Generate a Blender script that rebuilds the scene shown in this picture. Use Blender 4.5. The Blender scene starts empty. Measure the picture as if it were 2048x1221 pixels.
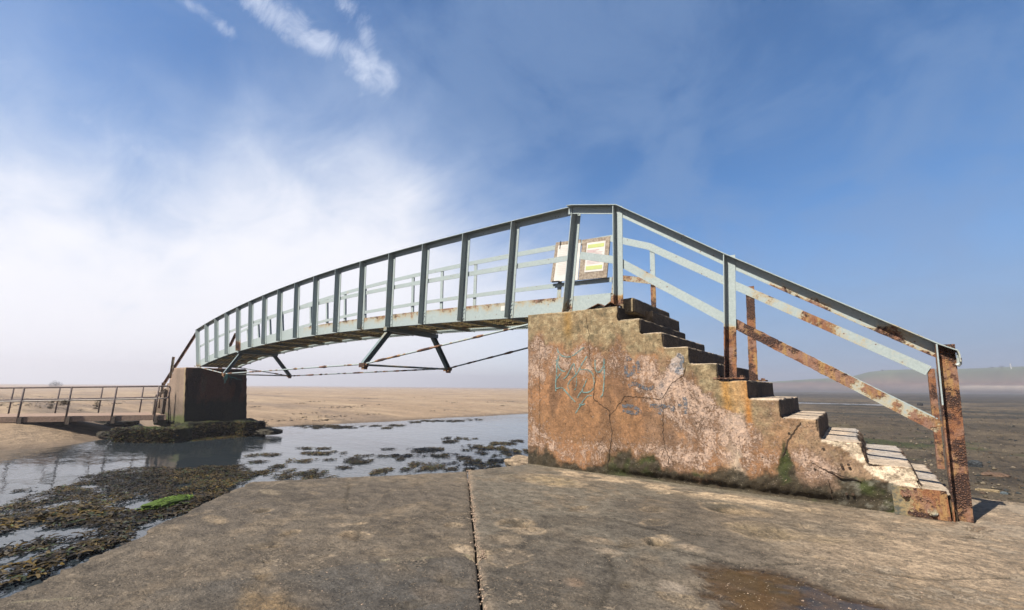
import bpy, bmesh, math, random
import numpy as np
from mathutils import Vector, Matrix
sc = bpy.context.scene
R = math.radians
random.seed(7)
rng = np.random.default_rng(7)

# ------------------------------------------------------------------ camera
F, PITCH, ROLL, YAW = 870.0, 0.187429, 0.008, 0.657691
CAM = np.array([2.19765, -4.96044, -0.99321])
def cam_axes():
    w = np.array([-math.sin(YAW)*math.cos(PITCH), math.cos(YAW)*math.cos(PITCH), math.sin(PITCH)])
    r0 = np.array([math.cos(YAW), math.sin(YAW), 0.0]); u0 = np.cross(r0, w)
    return r0*math.cos(ROLL)+u0*math.sin(ROLL), -r0*math.sin(ROLL)+u0*math.cos(ROLL), w
CR, CU, CW = cam_axes()
cd = bpy.data.cameras.new("camera"); cam = bpy.data.objects.new("camera", cd); sc.collection.objects.link(cam)
cd.sensor_width = 36; cd.sensor_fit = 'HORIZONTAL'; cd.lens = F/2048*36; cd.clip_start = 0.05; cd.clip_end = 6000
cam.matrix_world = Matrix(((CR[0], CU[0], -CW[0], CAM[0]), (CR[1], CU[1], -CW[1], CAM[1]), (CR[2], CU[2], -CW[2], CAM[2]), (0, 0, 0, 1)))
sc.camera = cam
def at(px, py, ax, v):          # point of the photograph -> point on a world plane (ax = 0,1,2 : x,y,z = v)
    d = CW + CR*(px-1024)/F + CU*(610.5-py)/F
    return CAM + (v-CAM[ax])/d[ax]*d

# ------------------------------------------------------------------ light, sky
SUN_EL, SUN_AZ = R(51), math.atan2(-0.2, -0.78)      # azimuth measured from +y towards +x
sd = bpy.data.lights.new("sun", 'SUN'); sun = bpy.data.objects.new("sun", sd); sc.collection.objects.link(sun)
sd.energy = 5.0; sd.angle = R(0.55); sd.color = (1.0, 0.93, 0.82)
S = Vector((math.sin(SUN_AZ)*math.cos(SUN_EL), math.cos(SUN_AZ)*math.cos(SUN_EL), math.sin(SUN_EL)))
sun.rotation_euler = S.to_track_quat('Z', 'Y').to_euler()
sc.view_settings.view_transform = 'Standard'; sc.view_settings.look = 'None'
sc.view_settings.exposure = 1.1; sc.view_settings.gamma = 1.0; sc.view_settings.use_curve_mapping = False
sc.cycles.use_denoising = True
sc.cycles.max_bounces = 6; sc.cycles.volume_bounces = 0; sc.cycles.caustics_reflective = False; sc.cycles.caustics_refractive = False
sc.cycles.transparent_max_bounces = 12

class NT:
    def __init__(s, tree): s.t = tree; s.n = tree.nodes; s.l = tree.links
    def new(s, ty, **kw):
        n = s.n.new(ty)
        for k, v in kw.items(): setattr(n, k, v)
        return n
    def put(s, sock, v):
        if hasattr(v, 'links') or hasattr(v, 'is_linked'): s.l.new(v, sock)
        else: sock.default_value = v
    def math(s, op, a, b=None, c=None, clamp=False):
        n = s.new('ShaderNodeMath', operation=op, use_clamp=clamp)
        s.put(n.inputs[0], a)
        if b is not None: s.put(n.inputs[1], b)
        if c is not None: s.put(n.inputs[2], c)
        return n.outputs[0]
    def vmath(s, op, a, b=None):
        n = s.new('ShaderNodeVectorMath', operation=op); s.put(n.inputs[0], a)
        if b is not None: s.put(n.inputs[1], b)
        return n.outputs[1] if op in ('DOT_PRODUCT', 'LENGTH', 'DISTANCE') else n.outputs[0]
    def mapr(s, v, a, b, c=0.0, d=1.0, smooth=True):
        n = s.new('ShaderNodeMapRange', interpolation_type='SMOOTHSTEP' if smooth else 'LINEAR')
        s.put(n.inputs[0], v)
        for i, q in enumerate((a, b, c, d)): s.put(n.inputs[i+1], q)
        return n.outputs[0]
    def mix(s, f, a, b, mode='MIX'):
        n = s.new('ShaderNodeMix', data_type='RGBA', blend_type=mode)
        s.put(n.inputs[0], f); s.put(n.inputs[6], a); s.put(n.inputs[7], b)
        return n.outputs[2]
    def noise(s, vec, scale, detail=4, rough=0.55, dist=0.0, kind=None):
        n = s.new('ShaderNodeTexNoise'); s.put(n.inputs['Vector'], vec)
        n.inputs['Scale'].default_value = scale; n.inputs['Detail'].default_value = detail
        n.inputs['Roughness'].default_value = rough; n.inputs['Distortion'].default_value = dist
        return n.outputs[0]
    def comb(s, x, y, z):
        n = s.new('ShaderNodeCombineXYZ')
        for i, q in enumerate((x, y, z)): s.put(n.inputs[i], q)
        return n.outputs[0]
    def sep(s, v):
        n = s.new('ShaderNodeSeparateXYZ'); s.put(n.inputs[0], v); return n.outputs
    def scale(s, v, sx, sy, sz, rz=0.0):
        n = s.new('ShaderNodeMapping'); s.put(n.inputs[0], v)
        n.inputs['Scale'].default_value = (sx, sy, sz); n.inputs['Rotation'].default_value = (0, 0, rz); return n.outputs[0]
def C4(c): return (c[0], c[1], c[2], 1.0)
ALB = 0.63
def alb(tt, c, k=None): k = k or ALB; return tt.mix(1.0, c, C4((k, k, k)), 'MULTIPLY')

w = bpy.data.worlds.new("World"); sc.world = w; w.use_nodes = True
t = NT(w.node_tree); t.n.clear()
out = t.new('ShaderNodeOutputWorld')
sky = t.new('ShaderNodeTexSky', sky_type='NISHITA'); sky.sun_disc = False
sky.sun_elevation = SUN_EL; sky.sun_rotation = SUN_AZ; sky.air_density = 1.0; sky.dust_density = 0.3; sky.ozone_density = 2.0
bg = t.new('ShaderNodeBackground'); t.l.new(t.mix(1.0, sky.outputs[0], C4((0.46, 0.86, 1.16)), 'MULTIPLY'), bg.inputs[0]); bg.inputs[1].default_value = 0.062
dirv = t.new('ShaderNodeTexCoord').outputs['Generated']
dx, dy, dz = t.sep(dirv)
az = t.math('MULTIPLY', t.math('ARCTAN2', dx, dy), 57.2958)          # degrees from +y
el = t.math('MULTIPLY', t.math('ARCSINE', dz), 57.2958)
ael = t.comb(az, el, 0.0)
hz_ = t.math('ADD', t.math('MAXIMUM', dz, 0.0), 0.30)
pln = t.comb(t.math('DIVIDE', dx, hz_), t.math('DIVIDE', dy, hz_), 0.0)
big = t.math('SUBTRACT', t.noise(t.scale(pln, 1.0, 1.0, 1), 1.3, 6, 0.55, 0.5), 0.5)
med = t.math('SUBTRACT', t.noise(t.scale(pln, 1.0, 1.8, 1, R(20)), 3.2, 7, 0.6, 0.4), 0.5)
# sea-fog bank: its top falls from left to right
top = t.new('ShaderNodeFloatCurve'); cv = top.mapping.curves[0]
pts = [(-180, 6), (-115, 22), (-95, 29), (-84, 26), (-78, 26.5), (-72, 31), (-62, 33), (-56, 34), (-48, 31), (-40, 28.5), (-30, 25), (-21, 14), (-6, 4), (20, 3), (90, 3), (180, 6)]
cv.points[0].location = ((pts[0][0]+180)/360, pts[0][1]/50); cv.points[1].location = ((pts[-1][0]+180)/360, pts[-1][1]/50)
for a, b in pts[1:-1]: cv.points.new((a+180)/360, b/50)
top.mapping.update(); t.l.new(t.mapr(az, -180, 180, 0, 1, False), top.inputs['Value'])
topv = t.math('ADD', t.math('MULTIPLY', top.outputs[0], 50), t.math('ADD', t.math('MULTIPLY', big, 16), t.math('MULTIPLY', med, 14)))
rel = t.math('SUBTRACT', topv, el)
fog = t.mapr(rel, -9.0, 18.0)
fogfade = t.mapr(az, -56, -16, 1.0, 0.42)
fog = t.math('MULTIPLY', fog, fogfade)
# thin grey-blue veils
veil = t.mapr(t.noise(t.scale(pln, 1.25, 1.0, 1, R(35)), 2.3, 8, 0.60, 0.5), 0.38, 0.64)
veil = t.math('MULTIPLY', veil, t.mapr(el, 4, 26, 0.5, 1.0))
veilw = t.math('MULTIPLY', veil, t.mapr(az, -75, -50, 0.22, 0.48))
# high wisps: two streaks with frayed edges
wn = t.noise(t.scale(pln, 1.0, 2.0, 1, R(50)), 7.5, 10, 0.68, 0.9)
def streak(a0, e0, a1, e1, wd, gain):
    L = math.hypot(a1-a0, e1-e0); ux, uy = (a1-a0)/L, (e1-e0)/L
    sx = t.math('SUBTRACT', az, a0); sy = t.math('SUBTRACT', el, e0)
    along = t.math('ADD', t.math('MULTIPLY', sx, ux), t.math('MULTIPLY', sy, uy))
    across = t.math('ABSOLUTE', t.math('ADD', t.math('SUBTRACT', t.math('MULTIPLY', sx, uy), t.math('MULTIPLY', sy, ux)), t.math('MULTIPLY', med, wd*1.6)))
    m = t.math('MULTIPLY', t.mapr(across, 0, wd, 1, 0), t.math('MULTIPLY', t.mapr(along, -2, 2), t.mapr(along, L-3, L+1.5, 1, 0)))
    return t.math('MULTIPLY', m, gain)
st = t.math('MAXIMUM', streak(-76, 41.5, -53.5, 35.8, 4.2, 1.1), streak(-84, 38.2, -73, 36.0, 1.7, 0.95))
st = t.math('MAXIMUM', st, streak(-63, 45, -56, 35.5, 3.2, 0.95))
st = t.math('MAXIMUM', st, streak(-99, 27.5, -76, 22.0, 2.0, 0.55))
wisp = t.mapr(t.math('ADD', t.math('MULTIPLY', st, 0.56), t.math('MULTIPLY', wn, 1.1)), 0.84, 1.42)
wisp = t.math('MULTIPLY', wisp, 0.85)
low = t.math('MULTIPLY', t.mapr(el, 1, 25, 1, 0), t.mapr(az, -45, -5, 0.15, 0.88))   # lilac haze low on the right
def bgc(c, s=1.0):
    n = t.new('ShaderNodeBackground'); n.inputs[0].default_value = C4(c); n.inputs[1].default_value = s; return n.outputs[0]
def mixs(f, a, b):
    n = t.new('ShaderNodeMixShader'); t.put(n.inputs[0], f); t.l.new(a, n.inputs[1]); t.l.new(b, n.inputs[2]); return n.outputs[0]
fogcol = t.new('ShaderNodeBackground'); t.l.new(t.mix(t.mapr(rel, -2, 20), C4((0.22, 0.285, 0.40)), C4((0.455, 0.46, 0.49))), fogcol.inputs[0])
o = mixs(veilw, bg.outputs[0], bgc((0.098, 0.160, 0.275)))
o = mixs(low, o, bgc((0.128, 0.168, 0.250)))
o = mixs(fog, o, fogcol.outputs[0])
o = mixs(wisp, o, bgc((0.31, 0.35, 0.435)))
back = t.math('MAXIMUM', t.mapr(az, 40, 70), t.mapr(az, -112, -140))
o = mixs(t.math('MULTIPLY', back, 0.68), o, bgc((0.03, 0.05, 0.085)))  # unseen sky behind the camera darkened to cut ambient and deepen shade
t.l.new(o, out.inputs[0])

# ------------------------------------------------------------------ numpy noise
def _h(ix, iy, iz, s):
    n = (ix*73856093) ^ (iy*19349663) ^ (iz*83492791) ^ (s*2654435761)
    n = (n ^ (n >> 13))*1274126177 & 0xffffffff
    n = (n ^ (n >> 16))*2246822519 & 0xffffffff
    return ((n ^ (n >> 15)) & 0xffffff)/float(0xffffff)
def vn(P, s=0):
    P = np.asarray(P, float); f = np.floor(P).astype(np.int64); u = P-f; u = u*u*(3-2*u); r = 0
    for a in (0, 1):
        for b in (0, 1):
            for c in (0, 1):
                wt = (u[:, 0] if a else 1-u[:, 0])*(u[:, 1] if b else 1-u[:, 1])*(u[:, 2] if c else 1-u[:, 2])
                r = r+wt*_h(f[:, 0]+a, f[:, 1]+b, f[:, 2]+c, s)
    return r
def fbm(P, sc_, o=4, s=0, g=0.5):
    P = np.asarray(P, float)*np.asarray(sc_, float); a = 1.0; r = 0; tt = 0
    for k in range(o):
        r = r+a*vn(P, s+k*17); tt += a; a *= g; P = P*2.03+11.7
    return r/tt
def ss(x, a, b): x = np.clip((x-a)/(b-a), 0, 1); return x*x*(3-2*x)
def lerp(c, d, m): return c*(1-m[:, None])+np.asarray(d)[None, :]*m[:, None]
def dseg(X, Y, poly):
    best = np.full(len(X), 1e9)
    for (ax, ay), (bx, by) in zip(poly[:-1], poly[1:]):
        ux, uy = bx-ax, by-ay; L = ux*ux+uy*uy+1e-12
        tt = np.clip(((X-ax)*ux+(Y-ay)*uy)/L, 0, 1)
        best = np.minimum(best, np.hypot(X-ax-tt*ux, Y-ay-tt*uy))
    return best
def inpoly(X, Y, poly):
    r = np.zeros(len(X), bool); n = len(poly)
    for i in range(n):
        (x0, y0), (x1, y1) = poly[i], poly[(i+1) % n]
        c = (y0 > Y) != (y1 > Y)
        r ^= c & (X < (x1-x0)*(Y-y0)/((y1-y0) if abs(y1-y0) > 1e-12 else 1e-12)+x0)
    return r

# ------------------------------------------------------------------ object helpers
def link(o, parent=None):
    sc.collection.objects.link(o)
    if parent: o.parent = parent
    return o
def tag(o, label=None, cat=None, group=None, kind=None):
    for k, v in (('label', label), ('category', cat), ('group', group), ('kind', kind)):
        if v: o[k] = v
    return o
def thing(name, label, cat, group=None, loc=(0, 0, 0)):
    o = bpy.data.objects.new(name, None); o.location = loc; o.empty_display_size = 0.2
    return tag(link(o), label, cat, group)
def mesh(name, V, Fc, mat, parent=None, smooth=False, attrs=None):
    me = bpy.data.meshes.new(name); V = np.asarray(V, float)
    if parent is not None: V = V-np.array(parent_world(parent))
    me.from_pydata(V.tolist(), [], [list(map(int, f)) for f in Fc]) if not isinstance(Fc, np.ndarray) else fast(me, V, Fc)
    me.materials.append(mat)
    if smooth: me.polygons.foreach_set('use_smooth', [True]*len(me.polygons))
    for k, a in (attrs or {}).items(): setattr_mesh(me, k, a)
    me.update()
    return link(bpy.data.objects.new(name, me), parent)
def parent_world(o):
    l = Vector((0, 0, 0))
    while o: l = l+o.location; o = o.parent
    return tuple(l)
def fast(me, V, Q):
    me.vertices.add(len(V)); me.vertices.foreach_set('co', V.astype(np.float32).ravel())
    k = Q.shape[1]; me.loops.add(Q.size); me.polygons.add(len(Q))
    me.loops.foreach_set('vertex_index', Q.astype(np.int32).ravel())
    me.polygons.foreach_set('loop_start', np.arange(0, Q.size, k, dtype=np.int32))
    me.update(calc_edges=True)
def setattr_mesh(me, k, a):
    a = np.asarray(a, np.float32)
    if a.ndim == 2:
        at_ = me.attributes.new(k, 'FLOAT_COLOR', 'POINT'); at_.data.foreach_set('color', np.concatenate([a, np.ones((len(a), 1), np.float32)], 1).ravel())
    else:
        at_ = me.attributes.new(k, 'FLOAT', 'POINT'); at_.data.foreach_set('value', a)
class MB:
    """collects solids into one mesh"""
    def __init__(s): s.V = []; s.F = []
    def add(s, V, Fc):
        n = len(s.V); s.V += [tuple(v) for v in V]; s.F += [tuple(i+n for i in f) for f in Fc]
    def box(s, a, b):
        (x0, y0, z0), (x1, y1, z1) = a, b
        s.add([(x0, y0, z0), (x1, y0, z0), (x1, y1, z0), (x0, y1, z0), (x0, y0, z1), (x1, y0, z1), (x1, y1, z1), (x0, y1, z1)],
              [(3, 2, 1, 0), (4, 5, 6, 7), (0, 1, 5, 4), (1, 2, 6, 5), (2, 3, 7, 6), (3, 0, 4, 7)])
    def sweep(s, path, prof, side, step=None, zup=True):
        """profile (a,b): a along `side` direction, b along the cross of side and path"""
        P = [np.array(p, float) for p in path]
        if step:
            Q = [P[0]]
            for p, q in zip(P[:-1], P[1:]):
                n = max(1, int(round(np.linalg.norm(q-p)/step)))
                Q += [p+(q-p)*k/n for k in range(1, n+1)]
            P = Q
        side = np.array(side, float); V = []; m = len(prof)
        for i, p in enumerate(P):
            d = P[min(i+1, len(P)-1)]-P[max(i-1, 0)]; d /= np.linalg.norm(d)
            sx = side-d*(side@d); sx /= np.linalg.norm(sx); up = np.cross(sx, d)
            if abs(up[2]) > .3 and up[2] < 0 and zup: up = -up
            V += [p+sx*a+up*b for a, b in prof]
        Fc = []
        for i in range(len(P)-1):
            for k in range(m):
                a, b = i*m+k, i*m+(k+1) % m; Fc.append((a, b, b+m, a+m))
        Fc.append(tuple(range(m))[::-1]); Fc.append(tuple((len(P)-1)*m+k for k in range(m)))
        s.add(V, Fc)
    def tube(s, path, r, n=8, step=None):
        d = np.array(path[-1], float)-np.array(path[0], float)
        side = (0, 0, 1) if abs(d[2]) < 0.8*np.linalg.norm(d) else (0, 1, 0)
        s.sweep(path, [(r*math.cos(2*math.pi*k/n), r*math.sin(2*math.pi*k/n)) for k in range(n)], side, step)
    def build(s, name, mat, parent=None, smooth=False, fn=None):
        V = np.array(s.V, float); at_ = None
        if fn is not None: V, at_ = fn(V)
        o = mesh(name, V, s.F, mat, parent, smooth, at_)
        bm = bmesh.new(); bm.from_mesh(o.data); bmesh.ops.recalc_face_normals(bm, faces=bm.faces); bm.to_mesh(o.data); bm.free()
        return o
def copy_tree(o, parent=None):
    c = o.copy(); link(c); c.parent = parent
    for ch in list(o.children): copy_tree(ch, c)
    return c
def rbox(w, h): return [(-w/2, -h/2), (w/2, -h/2), (w/2, h/2), (-w/2, h/2)]

# ------------------------------------------------------------------ materials
def material(name):
    m = bpy.data.materials.new(name); m.use_nodes = True
    tt = NT(m.node_tree); p = tt.n['Principled BSDF']; return m, tt, p
def attr(tt, k, col=True):
    n = tt.new('ShaderNodeAttribute', attribute_name=k); return n.outputs['Color' if col else 'Fac']
def bump(tt, p, h, strength=0.5, dist=0.01, prev=None):
    b = tt.new('ShaderNodeBump'); b.inputs['Strength'].default_value = strength; b.inputs['Distance'].default_value = dist
    tt.l.new(h, b.inputs['Height'])
    if prev is not None: tt.l.new(prev, b.inputs['Normal'])
    tt.l.new(b.outputs[0], p.inputs['Normal']); return b.outputs[0]
def geo(tt): return tt.new('ShaderNodeNewGeometry').outputs['Position']

def concrete(name, fine=1.0, streak=False, palec=(.64, .45, .335), palec2=(.54, .40, .32)):
    m, tt, p = material(name); pos = geo(tt)
    base = attr(tt, 'col')
    pv = tt.scale(pos, 1, 1, 1)
    if streak: pv = tt.scale(pos, 0.8, 1.2, 1.0, R(-28))
    n1 = tt.noise(pv, 9*fine, 8, 0.68); n2 = tt.noise(pos, 55*fine, 6, 0.7); n3 = tt.noise(pos, 230*fine, 3, 0.6)
    k = tt.math('ADD', tt.math('MULTIPLY', n1, 0.9), tt.math('ADD', tt.math('MULTIPLY', n2, 0.75), tt.math('MULTIPLY', n3, 0.35)))
    k = tt.mapr(k, 0.72, 1.28, *((0.40, 1.65) if not streak else (0.22, 1.95)), False)
    c = tt.mix(1.0, base, tt.comb(k, k, k), 'MULTIPLY')
    # pale laitance with broken edges
    pa = attr(tt, 'pale', False)
    q = tt.math('ADD', tt.math('MULTIPLY', tt.noise(tt.scale(pos, 1, 1, .7) if not streak else tt.scale(pos, 1.0, 1.5, 1, R(-12)), 6.5*fine, 10, 0.85, 0.9), .55), tt.math('ADD', tt.math('MULTIPLY', n2, .28), tt.math('MULTIPLY', n3, .17)))
    pm = tt.mapr(tt.math('ADD', q, pa), .560, .600)
    nf = tt.noise(tt.scale(pos, 1, 1, .7), 34*fine, 6, 0.75, 0.6)
    fl = tt.mapr(tt.math('ADD', nf, tt.math('MULTIPLY', tt.math('MAXIMUM', pa, -.2), .35)), .565, .615)
    pm = tt.math('MAXIMUM', pm, tt.math('MULTIPLY', fl, .75))
    n4 = tt.noise(pos, 26, 5, .7)
    c = tt.mix(tt.math('MULTIPLY', pm, .88), c, tt.mix(tt.mapr(n4, .4, .6), C4(palec), C4(palec2)))
    kk = tt.mapr(tt.math('ADD', tt.math('MULTIPLY', n4, .5), tt.math('MULTIPLY', nf, .5)), .3, .7, 1.38, .60, False); c = tt.mix(1.0, c, tt.comb(kk, kk, kk), 'MULTIPLY')
    # pale aggregate and shell specks, dark pits
    v = tt.new('ShaderNodeTexVoronoi'); tt.put(v.inputs['Vector'], pos); v.inputs['Scale'].default_value = 75*fine
    sp = tt.mapr(v.outputs['Distance'], 0.10, 0.26, 1, 0)
    rs = tt.sep(v.outputs['Color'])
    sp = tt.math('MULTIPLY', sp, tt.mapr(rs[0], 0.72, 0.80)); c = tt.mix(tt.math('MULTIPLY', sp, 0.75), c, C4((0.58, 0.49, 0.38)))
    dk = tt.math('MULTIPLY', tt.mapr(v.outputs['Distance'], 0.12, 0.3, 1, 0), tt.mapr(rs[1], 0.86, 0.9))
    c = tt.mix(tt.math('MULTIPLY', dk, 0.85), c, C4((0.03, 0.025, 0.02)))
    v2 = tt.new('ShaderNodeTexVoronoi'); tt.put(v2.inputs['Vector'], pos); v2.inputs['Scale'].default_value = 16
    r2 = tt.sep(v2.outputs['Color'])
    hole = tt.math('MULTIPLY', tt.mapr(v2.outputs['Distance'], 0.06, 0.13, 1, 0), tt.mapr(r2[0], 0.90, 0.93))
    c = tt.mix(hole, c, C4((0.02, 0.017, 0.014)))
    tt.l.new(alb(tt, c), p.inputs['Base Color'])
    wet = attr(tt, 'wet', False)
    tt.l.new(tt.mapr(wet, 0, 1, 0.9, 0.16, False), p.inputs['Roughness'])
    p.inputs['Specular IOR Level'].default_value = 0.3
    dry = tt.math('SUBTRACT', 1.0, wet)
    h = tt.math('ADD', tt.math('MULTIPLY', n1, 0.8), tt.math('ADD', tt.math('MULTIPLY', n2, 0.5), tt.math('MULTIPLY', n3, 0.12)))
    h = tt.math('ADD', h, tt.math('ADD', tt.math('MULTIPLY', sp, 0.15), tt.math('MULTIPLY', pm, 0.2))); h = tt.math('SUBTRACT', h, tt.math('ADD', tt.math('MULTIPLY', dk, 0.4), hole))
    bump(tt, p, tt.math('MULTIPLY', h, dry), 0.95, 0.018 if not streak else 0.035)
    return m
M_wall = concrete('weathered_concrete')
M_slab = concrete('slipway_concrete', 1.0, True, (.42, .33, .235), (.33, .27, .20))

def painted(name, paint=(0.42, 0.49, 0.49)):
    m, tt, p = material(name); pos = geo(tt)
    ra = attr(tt, 'rust', False)
    n1 = tt.noise(pos, 7, 6, 0.6); n2 = tt.noise(pos, 38, 5, 0.65); n3 = tt.noise(pos, 120, 4, 0.6)
    f = tt.math('ADD', ra, tt.math('ADD', tt.math('MULTIPLY', n1, 0.55), tt.math('MULTIPLY', n2, 0.45)))
    rust = tt.mapr(f, 0.74, 0.84); stain = tt.mapr(f, 0.60, 0.80)
    pc = tt.mix(tt.mapr(n2, 0.3, 0.7), C4(tuple(x*0.88 for x in paint)), C4(tuple(min(1, x*1.08) for x in paint)))
    pc = tt.mix(tt.math('MULTIPLY', stain, 0.7), pc, C4((0.50, 0.36, 0.16)))
    v = tt.new('ShaderNodeTexVoronoi'); tt.put(v.inputs['Vector'], pos); v.inputs['Scale'].default_value = 82
    blis = tt.mapr(v.outputs['Distance'], 0.05, 0.62, 1, 0)
    nb = tt.noise(pos, 4.5, 4, 0.6)
    deep = tt.math('MULTIPLY', tt.mapr(tt.math('ADD', nb, tt.math('ADD', tt.math('MULTIPLY', ra, 0.12), tt.math('MULTIPLY', n2, 0.25))), 0.66, 0.75), rust)
    rc = tt.mix(tt.mapr(n3, 0.35, 0.65), C4((0.36, 0.16, 0.065)), C4((0.20, 0.070, 0.032)))
    rc = tt.mix(tt.mapr(n1, 0.42, 0.62), rc, C4((0.30, 0.165, 0.115)))
    ns = tt.noise(tt.scale(pos, 6, 6, 1.2), 2.2, 6, 0.7)
    rc = tt.mix(tt.mapr(ns, .48, .62), rc, C4((0.40, 0.235, 0.09)))
    rc = tt.mix(tt.mapr(tt.noise(pos, 16, 5, .7), .52, .66), rc, C4((0.10, 0.04, 0.025)))
    rc = tt.mix(deep, rc, tt.mix(blis, C4((0.045, 0.020, 0.014)), C4((0.27, 0.13, 0.075))))
    c = tt.mix(rust, pc, rc)
    sv = tt.new('ShaderNodeTexVoronoi'); tt.put(sv.inputs['Vector'], pos); sv.inputs['Scale'].default_value = 15
    sr = tt.sep(sv.outputs['Color'])
    chip = tt.math('MULTIPLY', tt.mapr(sv.outputs['Distance'], 0.07, 0.17, 1, 0), tt.mapr(sr[0], 0.62, 0.66))
    c = tt.mix(tt.math('MULTIPLY', chip, 0.9), c, C4((0.16, 0.055, 0.025)))
    tt.l.new(alb(tt, c), p.inputs['Base Color'])
    tt.l.new(tt.mapr(rust, 0, 1, 0.42, 0.8, False), p.inputs['Roughness']); p.inputs['Specular IOR Level'].default_value = 0.4
    h = tt.math('ADD', tt.math('MULTIPLY', tt.math('MULTIPLY', deep, blis), 1.5), tt.math('ADD', tt.math('MULTIPLY', rust, n3), tt.math('MULTIPLY', n2, 0.25)))
    bump(tt, p, h, 0.9, 0.008)
    return m
M_steel = painted('pale_green_painted_steel')
M_dark_steel = painted('grey_green_painted_steel', (0.20, 0.26, 0.27))
M_foot = painted('corroded_grey_plate', (0.11, 0.115, 0.10))

def simple(name, c, rough=0.8, c2=None, sc_=20, bs=0.0, bd=0.01, spec=0.3, det=5):
    m, tt, p = material(name); pos = geo(tt); n = tt.noise(pos, sc_, det, 0.62)
    col = tt.mix(tt.mapr(n, 0.35, 0.65), C4(c), C4(c2 or tuple(x*0.7 for x in c)))
    tt.l.new(alb(tt, col), p.inputs['Base Color']); p.inputs['Roughness'].default_value = rough; p.inputs['Specular IOR Level'].default_value = spec
    if bs: bump(tt, p, n, bs, bd)
    return m
M_galv = simple('dull_galvanised_tube', (0.17, 0.13, 0.13), 0.6, (0.10, 0.065, 0.06), 14, 0.3, 0.004)
M_timber = simple('weathered_dark_timber', (0.17, 0.13, 0.10), 0.85, (0.07, 0.055, 0.045), 18, 0.5, 0.006)
M_ply = simple('grey_brown_plywood', (0.46, 0.39, 0.31), 0.85, (0.27, 0.21, 0.16), 26, 0.4, 0.003)
M_paper = simple('white_notice_sheet', (0.82, 0.80, 0.76), 0.5, (0.76, 0.72, 0.68), 6)
M_lime = simple('lime_green_print', (0.60, 0.68, 0.22), 0.6, (0.56, 0.62, 0.26), 12)
M_ink = simple('faded_pink_print', (0.62, 0.40, 0.42), 0.6, (0.66, 0.50, 0.50), 30)
M_dark = simple('black_fixing', (0.025, 0.025, 0.03), 0.5)
M_crack = simple('crack_dirt', (0.085, 0.055, 0.035), 0.95, (0.03, 0.02, 0.014), 25)
M_rope = simple('teal_rope_fibre', (0.06, 0.22, 0.22), 0.9, (0.03, 0.12, 0.12), 60)
M_rod = None

def attr_mat(name, rough=0.8, spec=0.3, nscale=60, amp=(0.7, 1.3), bs=0.6, bd=0.01, det=5):
    m, tt, p = material(name); pos = geo(tt); n = tt.noise(pos, nscale, det, 0.65)
    k = tt.mapr(n, 0.3, 0.7, amp[0], amp[1], False)
    tt.l.new(alb(tt, tt.mix(1.0, attr(tt, 'col'), tt.comb(k, k, k), 'MULTIPLY')), p.inputs['Base Color'])
    p.inputs['Roughness'].default_value = rough; p.inputs['Specular IOR Level'].default_value = spec
    if bs: bump(tt, p, n, bs, bd)
    return m
M_weed = attr_mat('wet_brown_seaweed', 0.45, 0.22, 90, (0.6, 1.5), 0.3, 0.003)
M_pier = attr_mat('stained_pier_concrete', 0.9, 0.2, 22, (0.7, 1.3), 0.8, 0.02)
M_rock = attr_mat('rough_wet_rock', 0.8, 0.12, 40, (0.55, 1.45), 0.9, 0.02)
M_hill = attr_mat('distant_hill_grass_and_cliff', 0.95, 0.1, 0.15, (0.75, 1.25), 0.0)
M_moss = attr_mat('bright_green_weed', 0.7, 0.3, 80, (0.6, 1.5), 0.6, 0.01)

def paintstroke(name, c, keep):
    m, tt, p = material(name); pos = geo(tt)
    p.inputs['Base Color'].default_value = C4(c); p.inputs['Roughness'].default_value = 0.7
    n = tt.noise(pos, 45, 6, 0.7); a = tt.mapr(n, keep-0.08, keep+0.06)
    tt.l.new(tt.math('MULTIPLY', a, .72), p.inputs['Alpha']); return m
M_graf = paintstroke('worn_pale_blue_spray', (0.14, 0.24, 0.23), 0.44)
M_graf2 = paintstroke('faded_slate_blue_spray', (0.075, 0.10, 0.13), 0.50)

# ------------------------------------------------------------------ terrain: one sheet
WZ = -2.85                                   # water level
shore = [at(-700, 915, 2, WZ)[:2], at(-250, 908, 2, WZ)[:2], at(0, 903, 2, WZ)[:2], at(100, 897, 2, WZ)[:2], at(190, 882, 2, WZ)[:2], at(300, 868, 2, WZ)[:2], at(430, 864, 2, WZ)[:2], at(540, 855, 2, WZ)[:2],
         at(640, 850, 2, WZ)[:2], at(750, 845, 2, WZ)[:2], at(900, 836, 2, WZ)[:2], at(1050, 828, 2, WZ)[:2], at(1120, 822, 2, WZ)[:2]]
shore = [tuple(s) for s in shore]; shore.append((shore[-1][0]+6, 90.0)); shore.append((60.0, 900.0))
shore.insert(0, (shore[0][0]+3, -40.0)); shore.insert(0, (10.0, -300.0))
landpoly = shore+[(60, 3000), (-4000, 3000), (-4000, -3000), (10, -3000)]
MUDAZ = R(-21)
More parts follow.
